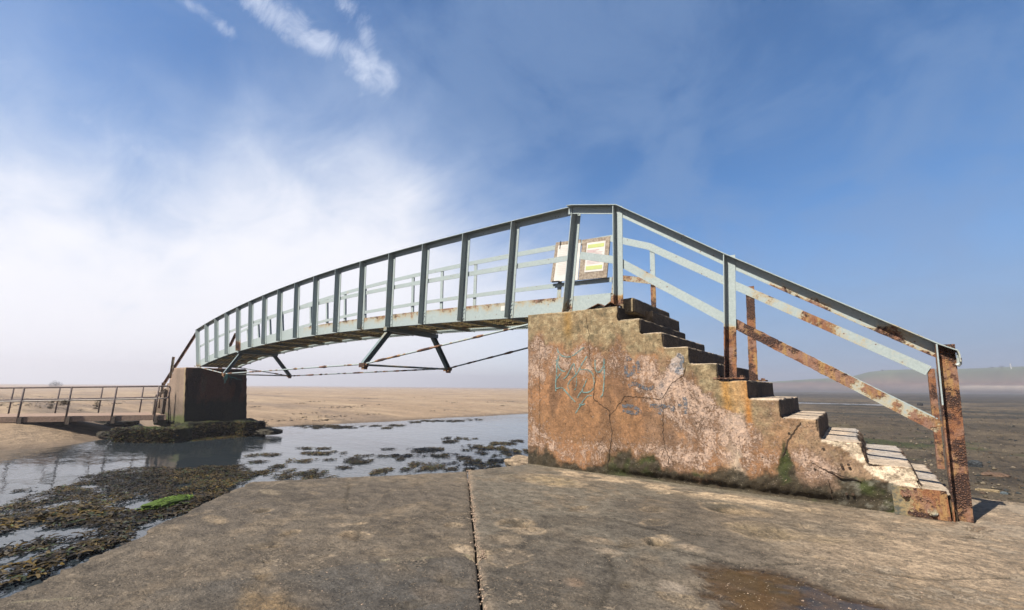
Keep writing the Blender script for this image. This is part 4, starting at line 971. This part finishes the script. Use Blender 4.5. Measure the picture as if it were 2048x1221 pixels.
def pier_fn(V, N):
    f1 = fbm(V*[1, 1, .35], 2.2, 5, 601); f2 = fbm(V, 5, 5, 603); n = len(V)
    c = np.tile(np.array([[.215, .145, .105]]), (n, 1)); c = lerp(c, (.33, .24, .19), ss(f1, .5, .64)*.7); c = lerp(c, (.09, .07, .055), ss(1-f1, .52, .66)*.75)
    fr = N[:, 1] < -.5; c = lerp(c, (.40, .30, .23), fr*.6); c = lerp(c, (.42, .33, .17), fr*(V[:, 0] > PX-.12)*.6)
    px_ = N[:, 0] > .5; c = lerp(c, (.14, .045, .022), px_*.90); c = lerp(c, (.035, .022, .018), px_*ss(fbm(V*[1, 1, .22], 3.6, 5, 607), .48, .60)*.85); c = lerp(c, (.13, .085, .055), px_*ss(fbm(V*[1, 1, .2], 4.6, 4, 609), .60, .68)*.6)  # +x face: shade painted in as dark red-brown, plus stain streaks
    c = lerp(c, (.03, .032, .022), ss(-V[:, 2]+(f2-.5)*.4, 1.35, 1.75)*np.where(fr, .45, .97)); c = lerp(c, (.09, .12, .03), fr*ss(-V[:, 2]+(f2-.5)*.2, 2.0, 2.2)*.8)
    return V+N*((f2-.5)*.02)[:, None], {'col': c, 'wet': np.zeros(n)}
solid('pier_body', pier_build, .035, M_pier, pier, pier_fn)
def weed_fn(seed, amp=.16, base=(.026, .028, .014)):
    def f(V, N):
        f1 = fbm(V, 2.2, 4, seed); f2 = fbm(V, 9, 4, seed+2); f3 = fbm(V, 26, 3, seed+4); n = len(V)
        c = np.tile(np.array([base]), (n, 1)); c = lerp(c, (.055, .050, .018), ss(f2, .5, .62)*.7); c = lerp(c, (.05, .075, .012), ss(N[:, 2]+(f2-.5)*.8, .3, .8)*ss(f1, .46, .58)*(.7 if base[0] > .02 else .25))
        return V+N*((f1-.5)*amp+(f2-.5)*amp*.7+(f3-.5)*.05)[:, None], {'col': c, 'wet': np.zeros(n)}
    return f
def foot_build(bm):
    cboxbm(bm, (-19.5, .62, -3.4), (-16.45, 2.85, -2.30)); cboxbm(bm, (-17.4, 2.2, -3.4), (-15.75, 2.95, -2.33)); cboxbm(bm, (-17.6, .42, -3.4), (-16.2, .80, -2.42))
solid('footing', foot_build, .045, M_rock, pier, weed_fn(611, .12, (.012, .013, .008)))
# rail of the far steps: near side and far side
for yy, nm in ((tl[1]+.12, 0), (tr[1]-.25, 1)):
    a = tp(16, NEARY if nm == 0 else FARY); mb = MB()
    e1 = at(347, 768, 1, yy) if nm == 0 else None
    xe = -20.9 if nm == 0 else -21.2
    s0 = np.array([a[0], a[1], a[2]]); s1 = np.array([s0[0]-.55, yy, s0[2]-.22]); s2 = np.array([-19.65, yy, -1.02])
    mb.sweep([s0, s2], [(0, 0), (0, -.09), (-.008, -.09), (-.008, .008), (.07, .008), (.07, 0)], (0, -1, 0), .1)
    mb.build('stair_rail', M_steel, pier, fn=rust_fn(const(.50)))
    for xb in (-18.75, -19.55):
        zt2 = np.interp(xb, [s2[0], s0[0]], [s2[2], s0[2]]); zb2 = -.75 if xb > -19 else -1.9
        mb = MB(); mb.sweep([(xb, yy-.01, zb2), (xb, yy-.01, zt2-.01)], [(0, 0), (.07, 0), (.07, .01), (.01, .01), (.01, .08), (0, .08)], (1, 0, 0)); mb.build('stair_rail_post', M_steel, pier, fn=rust_fn(const(.3)))

def weed_block(label, poly, z0, z1, seed, name='seaweed_covered_block', amp=.18, cat='concrete block'):
    def b(bm):
        a = [bm.verts.new((x, y, z0)) for x, y in poly]; c = [bm.verts.new((x, y, z1)) for x, y in poly]; n = len(poly)
        for i in range(n): bm.faces.new((a[i], a[(i+1) % n], c[(i+1) % n], c[i]))
        bm.faces.new(a[::-1]); bm.faces.new(c); bmesh.ops.recalc_face_normals(bm, faces=bm.faces)
    o = solid(name, b, .04, M_rock, None, weed_fn(seed, amp)); tag(o, label, cat); return o
bA, bB = at(222, 884, 2, WZ)[:2], at(345, 886, 2, WZ)[:2]
dB = (bB-bA)/np.linalg.norm(bB-bA); nB = np.array([-dB[1], dB[0]]); nB = nB if nB[0] < 0 else -nB
wb = [tuple(bA), tuple(bB), tuple(bB+nB*.8), tuple(bA+nB*.8)]
weed_block('low block shaggy with dark seaweed and green tufts left of the far pier', wb, -3.3, -2.42, 621)

# ------------------------------------------------------------------ walkway at the left
walk = thing('railed_walkway', 'low concrete walkway with thin brown tube railings leading left from the far pier', 'walkway', loc=(-19.5, -1.5, -2.3))
def depthpt(px, py, dep): return CAM+dep*(CW+CR*(px-1024)/F+CU*(610.5-py)/F)
nr = [(-60, 777, 850, 14.15), (41, 776, 848, 14.6), (137, 775, 844, 15.05), (228, 774, 843, 15.5), (313, 773, 841, 15.95)]
fr_ = [(-75, 777, 832, 15.75), (22, 776, 831, 16.2), (115, 775, 830, 16.65), (201, 774, 828, 17.1), (283, 773, 827, 17.5)]
rt_ = []; 
def V3(p, z=None): return np.array([p[0], p[1], p[2] if z is None else z])
ZT, ZB = -1.10, -2.30
for row, zb in ((nr, ZB), (fr_, -2.16)):
    tops = []
    for px, yt, yb, dep in row:
        q = depthpt(px, (yt+yb)/2, dep); zt2 = depthpt(px, yt, dep)[2]
        mb = MB(); mb.tube([(q[0], q[1], zb), (q[0], q[1], zt2)], .028 if row is nr else .024, 8); mb.build('rail_post', M_galv, walk, True); tops.append(np.array([q[0], q[1], zt2]))
    d = (tops[-1]-tops[-2]); end = tops[-1]+d*(.22 if row is nr else .35)
    mb = MB(); mb.tube([tops[0]-d*3]+tops+[end], .026, 8)
    if row is nr:
        dn = d/np.linalg.norm(d); e = end; mb.tube([e-dn*.01, e+dn*.05+[0, 0, -.02], e+dn*.08+[0, 0, -.08], e+dn*.07+[0, 0, -.36], e+dn*.03+[0, 0, -.42], e-dn*.03+[0, 0, -.445]], .026, 8)
    mb.build('top_rail', M_galv, walk, True)
    off = np.array([0, 0, -.445]); mb = MB(); mb.tube([tops[0]-d*3+off]+[q+off for q in tops]+[end+off], .026, 8); mb.build('middle_rail', M_galv if row is fr_ else simple('pale_tube', (.52, .47, .42), .5, (.40, .34, .30), 10), walk, True)
    rt_.append(tops)
# deck slab between the rows
a0 = rt_[0][0]-(rt_[0][1]-rt_[0][0])*3; a1 = rt_[0][-1]+(rt_[0][-1]-rt_[0][-2])*.3; b0 = rt_[1][0]-(rt_[1][1]-rt_[1][0])*3; b1 = rt_[1][-1]+(rt_[1][-1]-rt_[1][-2])*.4
inn = (b1-a1); inn[2] = 0; inn /= np.linalg.norm(inn)
a0, a1 = a0+inn*.06, a1+inn*.06
ztop = -2.09
def deck_build(bm): hexa(bm, [V3(a0, -2.27), V3(a1, -2.27), V3(b1, -2.27), V3(b0, -2.27), V3(a0, ztop), V3(a1, ztop), V3(b1, ztop), V3(b0, ztop)])
def deck_fn(V, N):
    f = fbm(V, 3, 4, 631); c = np.tile(np.array([[.36, .25, .19]]), (len(V), 1)); c = lerp(c, (.30, .22, .17), ss(f, .5, .62)*.7); 
    return V+N*((f-.5)*.01)[:, None], {'col': c, 'wet': np.zeros(len(V))}
bm = bmesh.new(); deck_build(bm); bmesh.ops.subdivide_edges(bm, edges=bm.edges[:], cuts=24, use_grid_fill=True); Vd = np.array([v.co[:] for v in bm.verts]); Fd = [[v.index for v in f.verts] for f in bm.faces]; bm.free()
Vd, ad = deck_fn(Vd, np.zeros_like(Vd)); mesh('walkway_deck', Vd, Fd, M_pier, walk, False, ad)
mb = MB()
for q in rt_[0]:
    dn = (rt_[0][1]-rt_[0][0]); dn[2] = 0; dn /= np.linalg.norm(dn)
    mb = MB(); mb.sweep([V3(q+dn*.06, -2.36), V3(q+dn*.06, -2.12)], rbox(.10, .07), dn); mb.build('post_block', M_timber, walk)
# short timber gate frame at the pier end
q0 = depthpt(312, 800, 16.3); q1 = depthpt(329, 800, 16.6)
gate = thing('timber_stile', 'short dark timber stile frame beside the far pier', 'stile', loc=tuple(V3(q0, -2.2)))
mb = MB(); mb.sweep([V3(q0, -2.25), V3(q0, -1.42)], rbox(.10, .08), (1, 0, 0)); mb.build('upright', M_timber, gate)
mb = MB(); mb.sweep([V3(q1, -2.25), V3(q1, -1.20)], rbox(.15, .10), (1, 0, 0)); mb.build('upright', M_timber, gate)
mb = MB(); mb.sweep([V3(q0, -1.42)+[0, 0, .0], V3(q1, -1.18)], rbox(.10, .06), (0, 1, 0)); mb.build('sloping_rail', M_timber, gate)
# weed caught on the railing
def fronds(centres, lens, cols, up=.5, wid=.16, forks=True):
    """flat branching straps: returns V, F(quads), colours"""
    n = len(centres); a = rng.uniform(0, 2*math.pi, n); V = []; Q = []; Cc = []; base = 0
    C_ = np.asarray(centres); L = np.asarray(lens)
    d = np.stack([np.cos(a), np.sin(a), rng.uniform(-.1, up, n)], 1); s_ = np.stack([-np.sin(a), np.cos(a), rng.uniform(-.5, .5, n)], 1)
    for kind in ((0,), (1,), (2,))[:3 if forks else 1]:
        k = kind[0]
        if k == 0: st_, dr, ln = C_, d, L*.55
        else:
            sg = 1 if k == 1 else -1
            st_ = C_+d*(L*.52)[:, None]; dr = d*.8+s_*sg*.55; dr[:, 2] = dr[:, 2]*.5-.05; ln = L*.5
        w_ = L*wid*(1 if k == 0 else .8); sd2 = np.cross(dr, np.array([0, 0, 1.])[None]); sd2 /= np.linalg.norm(sd2, axis=1)[:, None]+1e-9; sd2 = sd2+np.stack([np.zeros(n), np.zeros(n), rng.uniform(-.7, .7, n)], 1)
        mid = st_+dr*(ln*.5)[:, None]+np.array([0, 0, 1.])*(ln*.12)[:, None]; end = st_+dr*ln[:, None]
        vv = np.stack([st_-sd2*(w_*.35)[:, None], st_+sd2*(w_*.35)[:, None], mid+sd2*(w_*.6)[:, None], mid-sd2*(w_*.6)[:, None], end+sd2*(w_*.45)[:, None], end-sd2*(w_*.45)[:, None]], 1)
        V.append(vv.reshape(-1, 3)); i0 = base+np.arange(n)*6
        Q.append(np.stack([i0, i0+1, i0+2, i0+3], 1)); Q.append(np.stack([i0+3, i0+2, i0+4, i0+5], 1)); Cc.append(np.repeat(cols, 6, 0)); base += n*6
    return np.concatenate(V), np.concatenate(Q), np.concatenate(Cc)
def weedcols(n, green=.12, bright=1.0):
    b = np.array([[.085, .056, .014], [.050, .033, .012], [.125, .082, .016], [.030, .023, .013]])[rng.integers(0, 4, n)]*bright
    g_ = rng.random(n) < green; b[g_] = np.array([.075, .095, .030])*bright; return b*rng.uniform(.6, 1.4, (n, 1))
for px, py, dep, nm in ((104, 803, 16.6, 'limp brown seaweed hanging from the walkway rail, leftmost of the three'), (130, 804, 15.0, 'thick clump of brown seaweed wrapped on the walkway middle rail'), (194, 803, 17.0, 'thin strand of seaweed dangling on the walkway rail, rightmost of the three')):
    c = depthpt(px, py, dep); n = 190 if px == 130 else 120
    P = c+np.stack([rng.normal(0, .07 if px == 130 else .015, n), rng.normal(0, .07 if px == 130 else .015, n), rng.uniform(-.12, .05, n) if px == 130 else rng.uniform(-.30, .05, n)], 1)
    V, Q, Cc = fronds(P, rng.uniform(.05, .12, n), weedcols(n), 0.2); V = V-c
    o = mesh('seaweed_clump', V, Q, M_weed, None, False, {'col': Cc}); o.location = c; tag(o, nm, 'seaweed', 'seaweed caught on the walkway rails')

# ------------------------------------------------------------------ seaweed on the channel
def wp(px, py): p = at(px, py, 2, WZ); return (p[0], p[1])
def S(*l): return [wp(x/2.926, 900+y/2.926) for x, y in l]
pos_poly = [S((-300, 420), (0, 335), (120, 300), (330, 262), (345, 225), (480, 185), (640, 132), (900, 112), (1060, 120), (1240, 98), (1440, 100), (1490, 140), (1440, 190), (1300, 268), (1190, 325), (1060, 380), (900, 405), (880, 345), (900, 295), (1000, 245), (880, 272), (700, 325), (500, 362), (430, 338), (500, 295), (400, 292), (200, 335), (140, 350), (0, 365), (-300, 460)),
            S((-300, 480), (0, 380), (200, 345), (420, 312), (500, 345), (650, 345), (500, 380), (330, 402), (180, 432), (60, 462), (0, 485), (-300, 560)),
            S((270, 448), (400, 398), (560, 355), (690, 360), (860, 355), (890, 388), (700, 485), (560, 508), (380, 545), (200, 595), (80, 610), (-100, 650), (-100, 610), (100, 562), (350, 505), (440, 478)),
            S((240, 640), (400, 585), (480, 545), (640, 530), (780, 492), (600, 585), (480, 625), (330, 648)), S((10, 780), (120, 710), (270, 695), (380, 655), (580, 595), (420, 665), (230, 750), (80, 795)),
            S((-400, 900), (-100, 790), (20, 800), (-100, 860), (-400, 960)), S((50, 245), (190, 232), (190, 240), (60, 250))]
ell = []
def E(x, y, rx, ry, dens=1.0): ell.append((500+x/3.413, 760+y/3.413, rx/3.413, ry/3.413, dens))
for e_ in ((70, 515, 140, 12), (60, 562, 60, 10), (150, 590, 70, 14), (330, 648, 230, 42), (90, 640, 100, 14), (500, 500, 110, 14), (640, 500, 40, 6), (340, 556, 70, 12), (540, 545, 90, 12), (680, 552, 80, 24), (800, 560, 70, 16), (690, 518, 60, 8), (370, 470, 40, 6), (495, 470, 40, 6),
           (640, 600, 50, 10), (850, 632, 80, 16), (640, 640, 60, 10), (950, 475, 40, 6), (900, 520, 90, 8), (1060, 520, 120, 10), (1060, 545, 50, 8), (960, 620, 60, 12), (1060, 622, 70, 18), (1200, 478, 110, 18), (1160, 568, 80, 20), (1250, 590, 110, 38), (1340, 422, 60, 10), (1330, 398, 50, 8), (1330, 520, 100, 14), (1460, 402, 70, 10),
           (1510, 465, 130, 20), (1470, 540, 40, 16), (1540, 580, 120, 40), (1520, 615, 110, 14), (1600, 500, 60, 12), (1720, 436, 80, 12), (1830, 420, 40, 8), (1700, 465, 60, 10), (1770, 500, 130, 32), (1790, 545, 60, 12), (1700, 600, 90, 16), (1640, 555, 80, 12), (950, 330, 50, 6), (1010, 312, 70, 6), (1130, 288, 60, 5), (1240, 282, 60, 6), (1390, 282, 60, 7), (1520, 272, 50, 6), (860, 315, 30, 4),
           (460, 318, 90, 14), (620, 322, 110, 12), (540, 318, 220, 7), (100, 330, 60, 14), (1000, 265, 50, 6), (370, 230, 30, 5)): E(*e_)
def seaweed():
    pts_ = []
    for poly in pos_poly:
        xs = [p[0] for p in poly]; ys = [p[1] for p in poly]; n = int((max(xs)-min(xs))*(max(ys)-min(ys))*1150)
        X = rng.uniform(min(xs), max(xs), n); Y = rng.uniform(min(ys), max(ys), n)
        nn = fbm(np.stack([X, Y, X*0], 1), (2.0, 2.0, 1), 4, 701)
        k = inpoly(X+(nn-.5)*.3, Y+(nn-.5)*.25, poly); X, Y, nn = X[k], Y[k], nn[k]
        k = rng.random(len(X)) < ss(nn, .24, .37); pts_.append(np.stack([X[k], Y[k], WZ+.01+.05*ss(nn[k], .4, .7)], 1))
    for px, py, rx, ry, dn in ell:
        c = np.array(wp(px, py)); e1 = np.array(wp(px+rx, py))-c; e2 = (np.array(wp(px, py+ry))-np.array(wp(px, py-ry)))/2
        area = math.pi*abs(e1[0]*e2[1]-e1[1]*e2[0]); n = int(area*1900)+12
        r_ = np.sqrt(rng.random(n)); a = rng.random(n)*6.283; q = c+e1*(1.35*r_*np.cos(a))[:, None]+e2*(1.0*r_*np.sin(a))[:, None]
        ang_ = q@np.array([[.83, -.56], [.56, .83]]); nn = fbm(np.concatenate([ang_, np.zeros((n, 1))], 1), (5.5, 2.0, 1), 4, 703, .65); k = ((nn+.16*(1-r_)) > .585) & (rng.random(n) < .85)
        q = q[k]; pts_.append(np.concatenate([q, np.full((len(q), 1), WZ+.012)], 1))
    P = np.concatenate(pts_)
    k = np.ones(len(P), bool)     # not under the slab
    inside = (((P[:, :2]-pC)@nCA) < -.02) & (((P[:, :2]-pC)@np.array(nCD)) < -.02); P = P[~inside]
    dist = np.hypot(P[:, 0]-CAM[0], P[:, 1]-CAM[1]); n = len(P)
    f = fbm(P, (1.2, 1.2, 1), 3, 705); cols = weedcols(n, .10)*(0.36+.55*ss(f, .35, .65))[:, None]
    V, Q, Cc = fronds(P, rng.uniform(.05, .19, n)**1.0*np.where(dist < 9.5, 1.1, .62), cols, .30, .13)
    tag(mesh('floating_seaweed', V, Q, M_weed, None, False, {'col': Cc}), 'matted brown seaweed lying in streaks on the channel water', 'seaweed', kind='stuff')
    print('seaweed fronds', n)
seaweed()
def wrack():
    P = []
    for k in range(70):
        px, py = rng.uniform(-40, 1050), 790+48*rng.random()**1.3
        q = at(px, py, 2, -2.55)
        if px > -100 and inpoly(np.array([q[0]]), np.array([q[1]]), landpoly)[0] and dseg(np.array([q[0]]), np.array([q[1]]), shore)[0] > 1.2:
            m_ = int(rng.integers(6, 26)); L_ = rng.uniform(.2, 1.1); X = q[0]+rng.normal(0, .12, m_)+0*L_; Y = q[1]+rng.normal(0, L_, m_)
            P.append(np.stack([X, Y, terrain_h(X, Y)[0]+.02], 1))
    P = np.concatenate(P); V, Q, Cc = fronds(P, rng.uniform(.08, .24, len(P)), weedcols(len(P), .05, .7), .3, .22)
    tag(mesh('tide_wrack', V, Q, M_weed, None, False, {'col': Cc}), 'scraps of dark wrack scattered over the pale sand bank', 'seaweed', kind='stuff')
wrack()
# fronds clinging to the blocks and footing
def cling(boxes, label):
    P = []
    for (x0, y0, z0, x1, y1, z1, n) in boxes:
        P.append(np.stack([rng.uniform(x0, x1, n), rng.uniform(y0, y1, n), rng.uniform(z0, z1, n)], 1))
    P = np.concatenate(P); n = len(P); V, Q, Cc = fronds(P, rng.uniform(.06, .14, n), weedcols(n, .22, .75), -.1, .2)
    tag(mesh('clinging_seaweed', V, Q, M_weed, None, False, {'col': Cc}), label, 'seaweed', kind='stuff')
bx = []
for k in range(14):
    q = bA+(bB-bA)*(k+.5)/14; bx.append((q[0]-.14, q[1]-.14, -2.85, q[0]+.10, q[1]+.12, -2.38, 150))
bx += [(-16.5, .6, -2.85, -16.32, 2.3, -2.35, 700), (-15.85, 2.2, -2.85, -15.65, 2.95, -2.30, 500), (-16.3, .42, -2.85, -16.1, .8, -2.4, 250), (-16.6, 2.1, -2.85, -15.7, 2.25, -2.30, 300), (-16.3, .3, -2.86, -15.6, 2.2, -2.82, 900)]
cling(bx, 'dark seaweed hanging over the footing blocks at the far pier')
p = at(338, 1012, 2, WZ)
def green_rock():
    c = np.array([p[0], p[1], WZ+.02]); a = math.atan2(at(372, 1000, 2, WZ)[1]-at(303, 1018, 2, WZ)[1], at(372, 1000, 2, WZ)[0]-at(303, 1018, 2, WZ)[0])
    o = rock('mossy_boulder', c, (.80, .36, .20), 801, (.06, .11, .010), 'low boulder coated in bright green weed among the brown seaweed', 'boulder', mat=M_moss, mosscol=(.07, .12, .010)); o.rotation_euler = (0, 0, a)
    n = 1500; u = rng.uniform(-1, 1, n); v = rng.uniform(-1, 1, n); k = u*u+v*v < .98; u, v = u[k], v[k]; n = len(u); z = .10*np.sqrt(1-u*u*.9-v*v*.9+.05); sp_ = 1+.35*rng.random(n)**2; u, v = u*sp_, v*sp_; z = np.where(sp_ > 1.12, .03, z)
    P = np.stack([u*.38, v*.17, z], 1); L = rng.uniform(.03, .07, n); cols = np.array([[.10, .17, .012]])*rng.uniform(.5, 1.5, (n, 1))
    V, Q, Cc = fronds(P, L, cols, .2, .12, False); ch = mesh('green_weed', V, Q, M_moss, None, False, {'col': Cc}); ch.parent = o
green_rock()
# dark rocks at the footing and beside the shore
for px, py, sz, nm in ((222, 855, (2.6, 1.6, .35), 'long dark weedy rock ledge behind the seaweed block'), (205, 872, (.5, .3, .22), 'small wet stone at the trickle left of the seaweed block'), (533, 866, (1.3, .8, .25), 'dark flat rock at the right foot of the far pier')):
    q = at(px, py, 2, WZ+.1); rock('shore_rock', (q[0], q[1], WZ+(.14 if px != 222 else .30)), sz, 811+px, (.045, .040, .030), nm, 'rock', 'rocks round the far pier')

# ------------------------------------------------------------------ rope scrap on the tie rod
mb = MB(); c = np.array([-13.1, .45, -.68])
for k in range(14):
    a = random.random()*6.28; L_ = random.uniform(.10, .42); pth = [c+np.array([random.uniform(-.1, .1), random.uniform(-.02, .02), 0])]
    d_ = np.array([-.2*random.random(), .25*math.cos(a)+.15, .10*math.sin(a)-.12]); 
    for j in range(5): pth.append(pth[-1]+d_*L_/1.6+np.array([random.uniform(-.03, .03) for _ in range(3)]))
    mb.tube(pth, .006, 5)
o = mb.build('rope_scrap', M_rope); tag(o, 'frayed teal rope snagged on the near tie rod at the far pier', 'rope')

# ------------------------------------------------------------------ stones on the mud
def groundz(x, y): return float(terrain_h(np.array([x]), np.array([y]))[0][0])
def on_mud(px, py):
    q = at(px, py, 2, -2.36)
    for _ in range(3): q = at(px, py, 2, groundz(q[0], q[1]))
    return q
for px, py, sz, col, nm in ((1950, 934, (.22, .14, .16), (.045, .05, .055), 'dark blocky stone on the mud, farthest from the slipway'), (1991, 952, (.36, .18, .07), (.13, .085, .06), 'flat red-brown stone slab on the mud'),
                            (1974, 983, (.24, .05, .04), (.30, .23, .14), 'pale straight stick of driftwood on the mud'), (2008, 989, (.07, .05, .045), (.12, .145, .16), 'small pale blue stone near the slipway edge'), (1840, 812, (.5, .4, .5), (.03, .03, .03), 'black upright rock far out on the flats')):
    q = on_mud(px, py); rock('stone' if 'stick' not in nm else 'driftwood', (q[0], q[1], q[2]+sz[2]*.2), sz, int(px), col, nm, 'stone' if 'stick' not in nm else 'driftwood', 'stones on the mud' if 'stick' not in nm else None)
mb = MB(); VV = []; FF = []; CC = []
def shingle(n):
    ang = R(-2)+rng.random(n)*R(20); rad = 7.2+38*rng.random(n)**2.2; X = CAM[0]+rad*np.sin(ang); Y = CAM[1]+rad*np.cos(ang)
    Z, m_, _ = terrain_h(X, Y); s_ = .007+.030*rng.random(n)**3*(1+rad/60)
    o6 = np.array([[1, 0, 0], [0, 1, 0], [-1, 0, 0], [0, -1, 0], [0, 0, .6], [0, 0, -.6]]); V = []; a = rng.random(n)*6.28
    j = rng.uniform(.6, 1.4, (n, 6, 3)); B_ = o6[None]*j*s_[:, None, None]; ca, sa = np.cos(a)[:, None], np.sin(a)[:, None]
    Xr = B_[:, :, 0]*ca-B_[:, :, 1]*sa; Yr = B_[:, :, 0]*sa+B_[:, :, 1]*ca
    V = np.stack([Xr+X[:, None], Yr+Y[:, None], B_[:, :, 2]+Z[:, None]+s_[:, None]*.2], -1).reshape(-1, 3)
    T_ = np.array([(0, 1, 4), (1, 2, 4), (2, 3, 4), (3, 0, 4), (1, 0, 5), (2, 1, 5), (3, 2, 5), (0, 3, 5)]); Q = (T_[None]+np.arange(n)[:, None, None]*6).reshape(-1, 3)
    c = np.array([[.07, .06, .045], [.16, .13, .09], [.22, .18, .13], [.10, .07, .05], [.05, .055, .055]])[rng.integers(0, 5, n)]*rng.uniform(.7, 1.3, (n, 1))
    tag(mesh('shingle', V, Q, M_rock, None, False, {'col': np.repeat(c, 6, 0)}), 'scattered pebbles and shell fragments on the mud flats', 'shingle', kind='stuff')
shingle(5000)

# ------------------------------------------------------------------ headland
def headland():
    az_ = np.radians(np.linspace(-14, 40, 300)); D0 = 500.0
    topel = np.interp(np.degrees(az_), [-14, -10, -6, -3.5, -1.5, 0, 1.5, 3, 5.6, 8, 12, 20, 30, 40], [.60, .70, .95, 1.15, 1.25, 1.40, 1.85, 2.0, 2.05, 2.0, 2.12, 2.3, 2.2, 2.0])
    H = np.tan(np.radians(topel))*D0
    rows = [(-52, -3.6), (-20, -1.0), (0, 2.6), (5, 4.3), (13, 6.0), (19, None), (52, None), (130, None), (350, None)]
    V = []; Cc = []
    for j, (dd, z) in enumerate(rows):
        P = np.stack([CAM[0]+(D0+dd)*np.sin(az_), CAM[1]+(D0+dd)*np.cos(az_), np.zeros(300)], 1)
        n1 = fbm(P, (.07, .07, 1), 4, 851+j); 
        hz = CAM[2]+H*(1+max(dd, 0)/D0)
        if z is None: zz = CAM[2]+(H)*(1+dd/D0)*({5: .82, 6: .95, 7: 1.0, 8: .9}[j])+(n1-.5)*.7; zz = np.maximum(zz, 4.5+.5*n1)
        else: zz = z+(n1-.5)*(.7 if j > 1 else .2); zz = np.minimum(zz, hz-.35) if j > 1 else zz
        P[:, 2] = zz; V.append(P)
        col = {0: (.05, .045, .04), 1: (.09, .07, .055), 2: (.14, .10, .08), 3: (.15, .095, .07), 4: (.13, .085, .055), 5: (.085, .10, .05), 6: (.10, .125, .06), 7: (.11, .135, .065), 8: (.11, .135, .065)}[j]
        c = np.tile(np.array([col]), (300, 1)); c = lerp(c, tuple(x*1.5 for x in col), ss(n1, .48, .62)*.7)
        if j == 2: c = lerp(c, (.34, .28, .22), ss(np.degrees(az_), 5, 8))
        Cc.append(c)
    V = np.concatenate(V); idx = np.arange(len(rows)*300).reshape(len(rows), 300)
    Q = np.stack([idx[:-1, :-1], idx[:-1, 1:], idx[1:, 1:], idx[1:, :-1]], -1).reshape(-1, 4)
    o = mesh('headland_hill', V, Q, M_hill, None, True, {'col': np.concatenate(Cc)}); tag(o, kind='structure')
    bm = bmesh.new(); bm.from_mesh(o.data); bmesh.ops.recalc_face_normals(bm, faces=bm.faces); bm.to_mesh(o.data); bm.free()
headland()
def bush(px, h, wdt, label, dep=540, name='bush', col=(.035, .05, .03), trunk=False, pz=None, py=None, cat='bush', group=None):
    d = CW+CR*(px-1024)/F+CU*(610.5-(py or 745))/F; hd = math.hypot(d[0], d[1]); q = CAM+d*dep/hd; az_d = math.degrees(math.atan2(d[0], d[1]))
    if pz is None:
        te = np.interp(az_d, [-14, -10, -6, -3.5, -1.5, 0, 1.5, 3, 5.6, 8, 12, 20], [.60, .70, .95, 1.15, 1.25, 1.40, 1.85, 2.0, 2.05, 2.0, 2.12, 2.3]); z0 = CAM[2]+math.tan(R(te))*dep*.93
    else: z0 = pz
    rt = thing(name, label, cat, group, (q[0], q[1], z0)); n = 700
    th_ = rng.normal(0, 1, (n, 3)); th_ /= np.linalg.norm(th_, axis=1)[:, None]; rad_ = rng.random(n)**.4
    P = th_*rad_[:, None]*np.array([wdt/2, wdt/2, h*.36]); P = P*(.7+.6*fbm(th_*1.0, 1.7, 3, int(px))[:, None]); P[:, 2] += h*.62
    L = np.full(n, h*.07); V, Q, Cc = fronds(P, L, np.array([col])*rng.uniform(.5, 1.5, (n, 1)), .6, .6, False)
    ch = mesh('crown', V, Q, M_hill, None, False, {'col': Cc}); ch.parent = rt
    mb = MB(); mb.sweep([(0, 0, -h*.1), (0, 0, h*.7)], rbox(h*.05, h*.05), (1, 0, 0)); mb.add([(0, 0, h*.3), (h*.03, 0, h*.3), (wdt*.3, 0, h*.7)], [(0, 1, 2)]); tr_ = mb.build('trunk', M_timber, None); tr_.parent = rt
    return rt
for px, h, wdt, l in ((1765, 2.3, 2.6, 'single small bush on the headland skyline left of the railing end'), (1985, 2.3, 4.0, 'low dark bushes on the headland skyline, left one of the pair'), (2005, 2.8, 3.6, 'rounder bush on the headland skyline nearest the white tower')):
    bush(px, h, wdt, l, group='bushes on the headland')
bush(109, 4.6, 4.8, 'faint grey tree half lost in fog beyond the walkway railing', 270, 'distant_tree', (.12, .12, .12), pz=-4.2, py=780, cat='tree')
d = CW+CR*(2024-1024)/F+CU*(610.5-745)/F; q = CAM+d*540/math.hypot(d[0], d[1])
mb = MB(); zb = CAM[2]+math.tan(R(2.12))*540*.93; mb.tube([(q[0], q[1], zb-1), (q[0], q[1], zb+3.4)], .34, 12); mb.tube([(q[0], q[1], zb+3.4), (q[0], q[1], zb+3.8)], .44, 12)
tag(mb.build('white_tower', simple('white_render', (.8, .8, .78), .7)), 'slim white tower on the headland skyline at the right edge', 'tower')

# ------------------------------------------------------------------ sea haze
mb = MB(); mb.box((-900, -500, -6.0), (900, 1100, 30.0))
mh, tt, p_ = material('sea_haze'); tt.n.remove(p_); pv = tt.new('ShaderNodeVolumePrincipled'); pv.inputs['Color'].default_value = (.99, .95, 1.0, 1); pv.inputs['Density'].default_value = 0.0016
pv.inputs['Anisotropy'].default_value = 0.4
tt.l.new(pv.outputs[0], tt.n['Material Output'].inputs['Volume'])
tag(mb.build('haze', mh), 'pale sea haze over the bay', 'haze', kind='stuff')
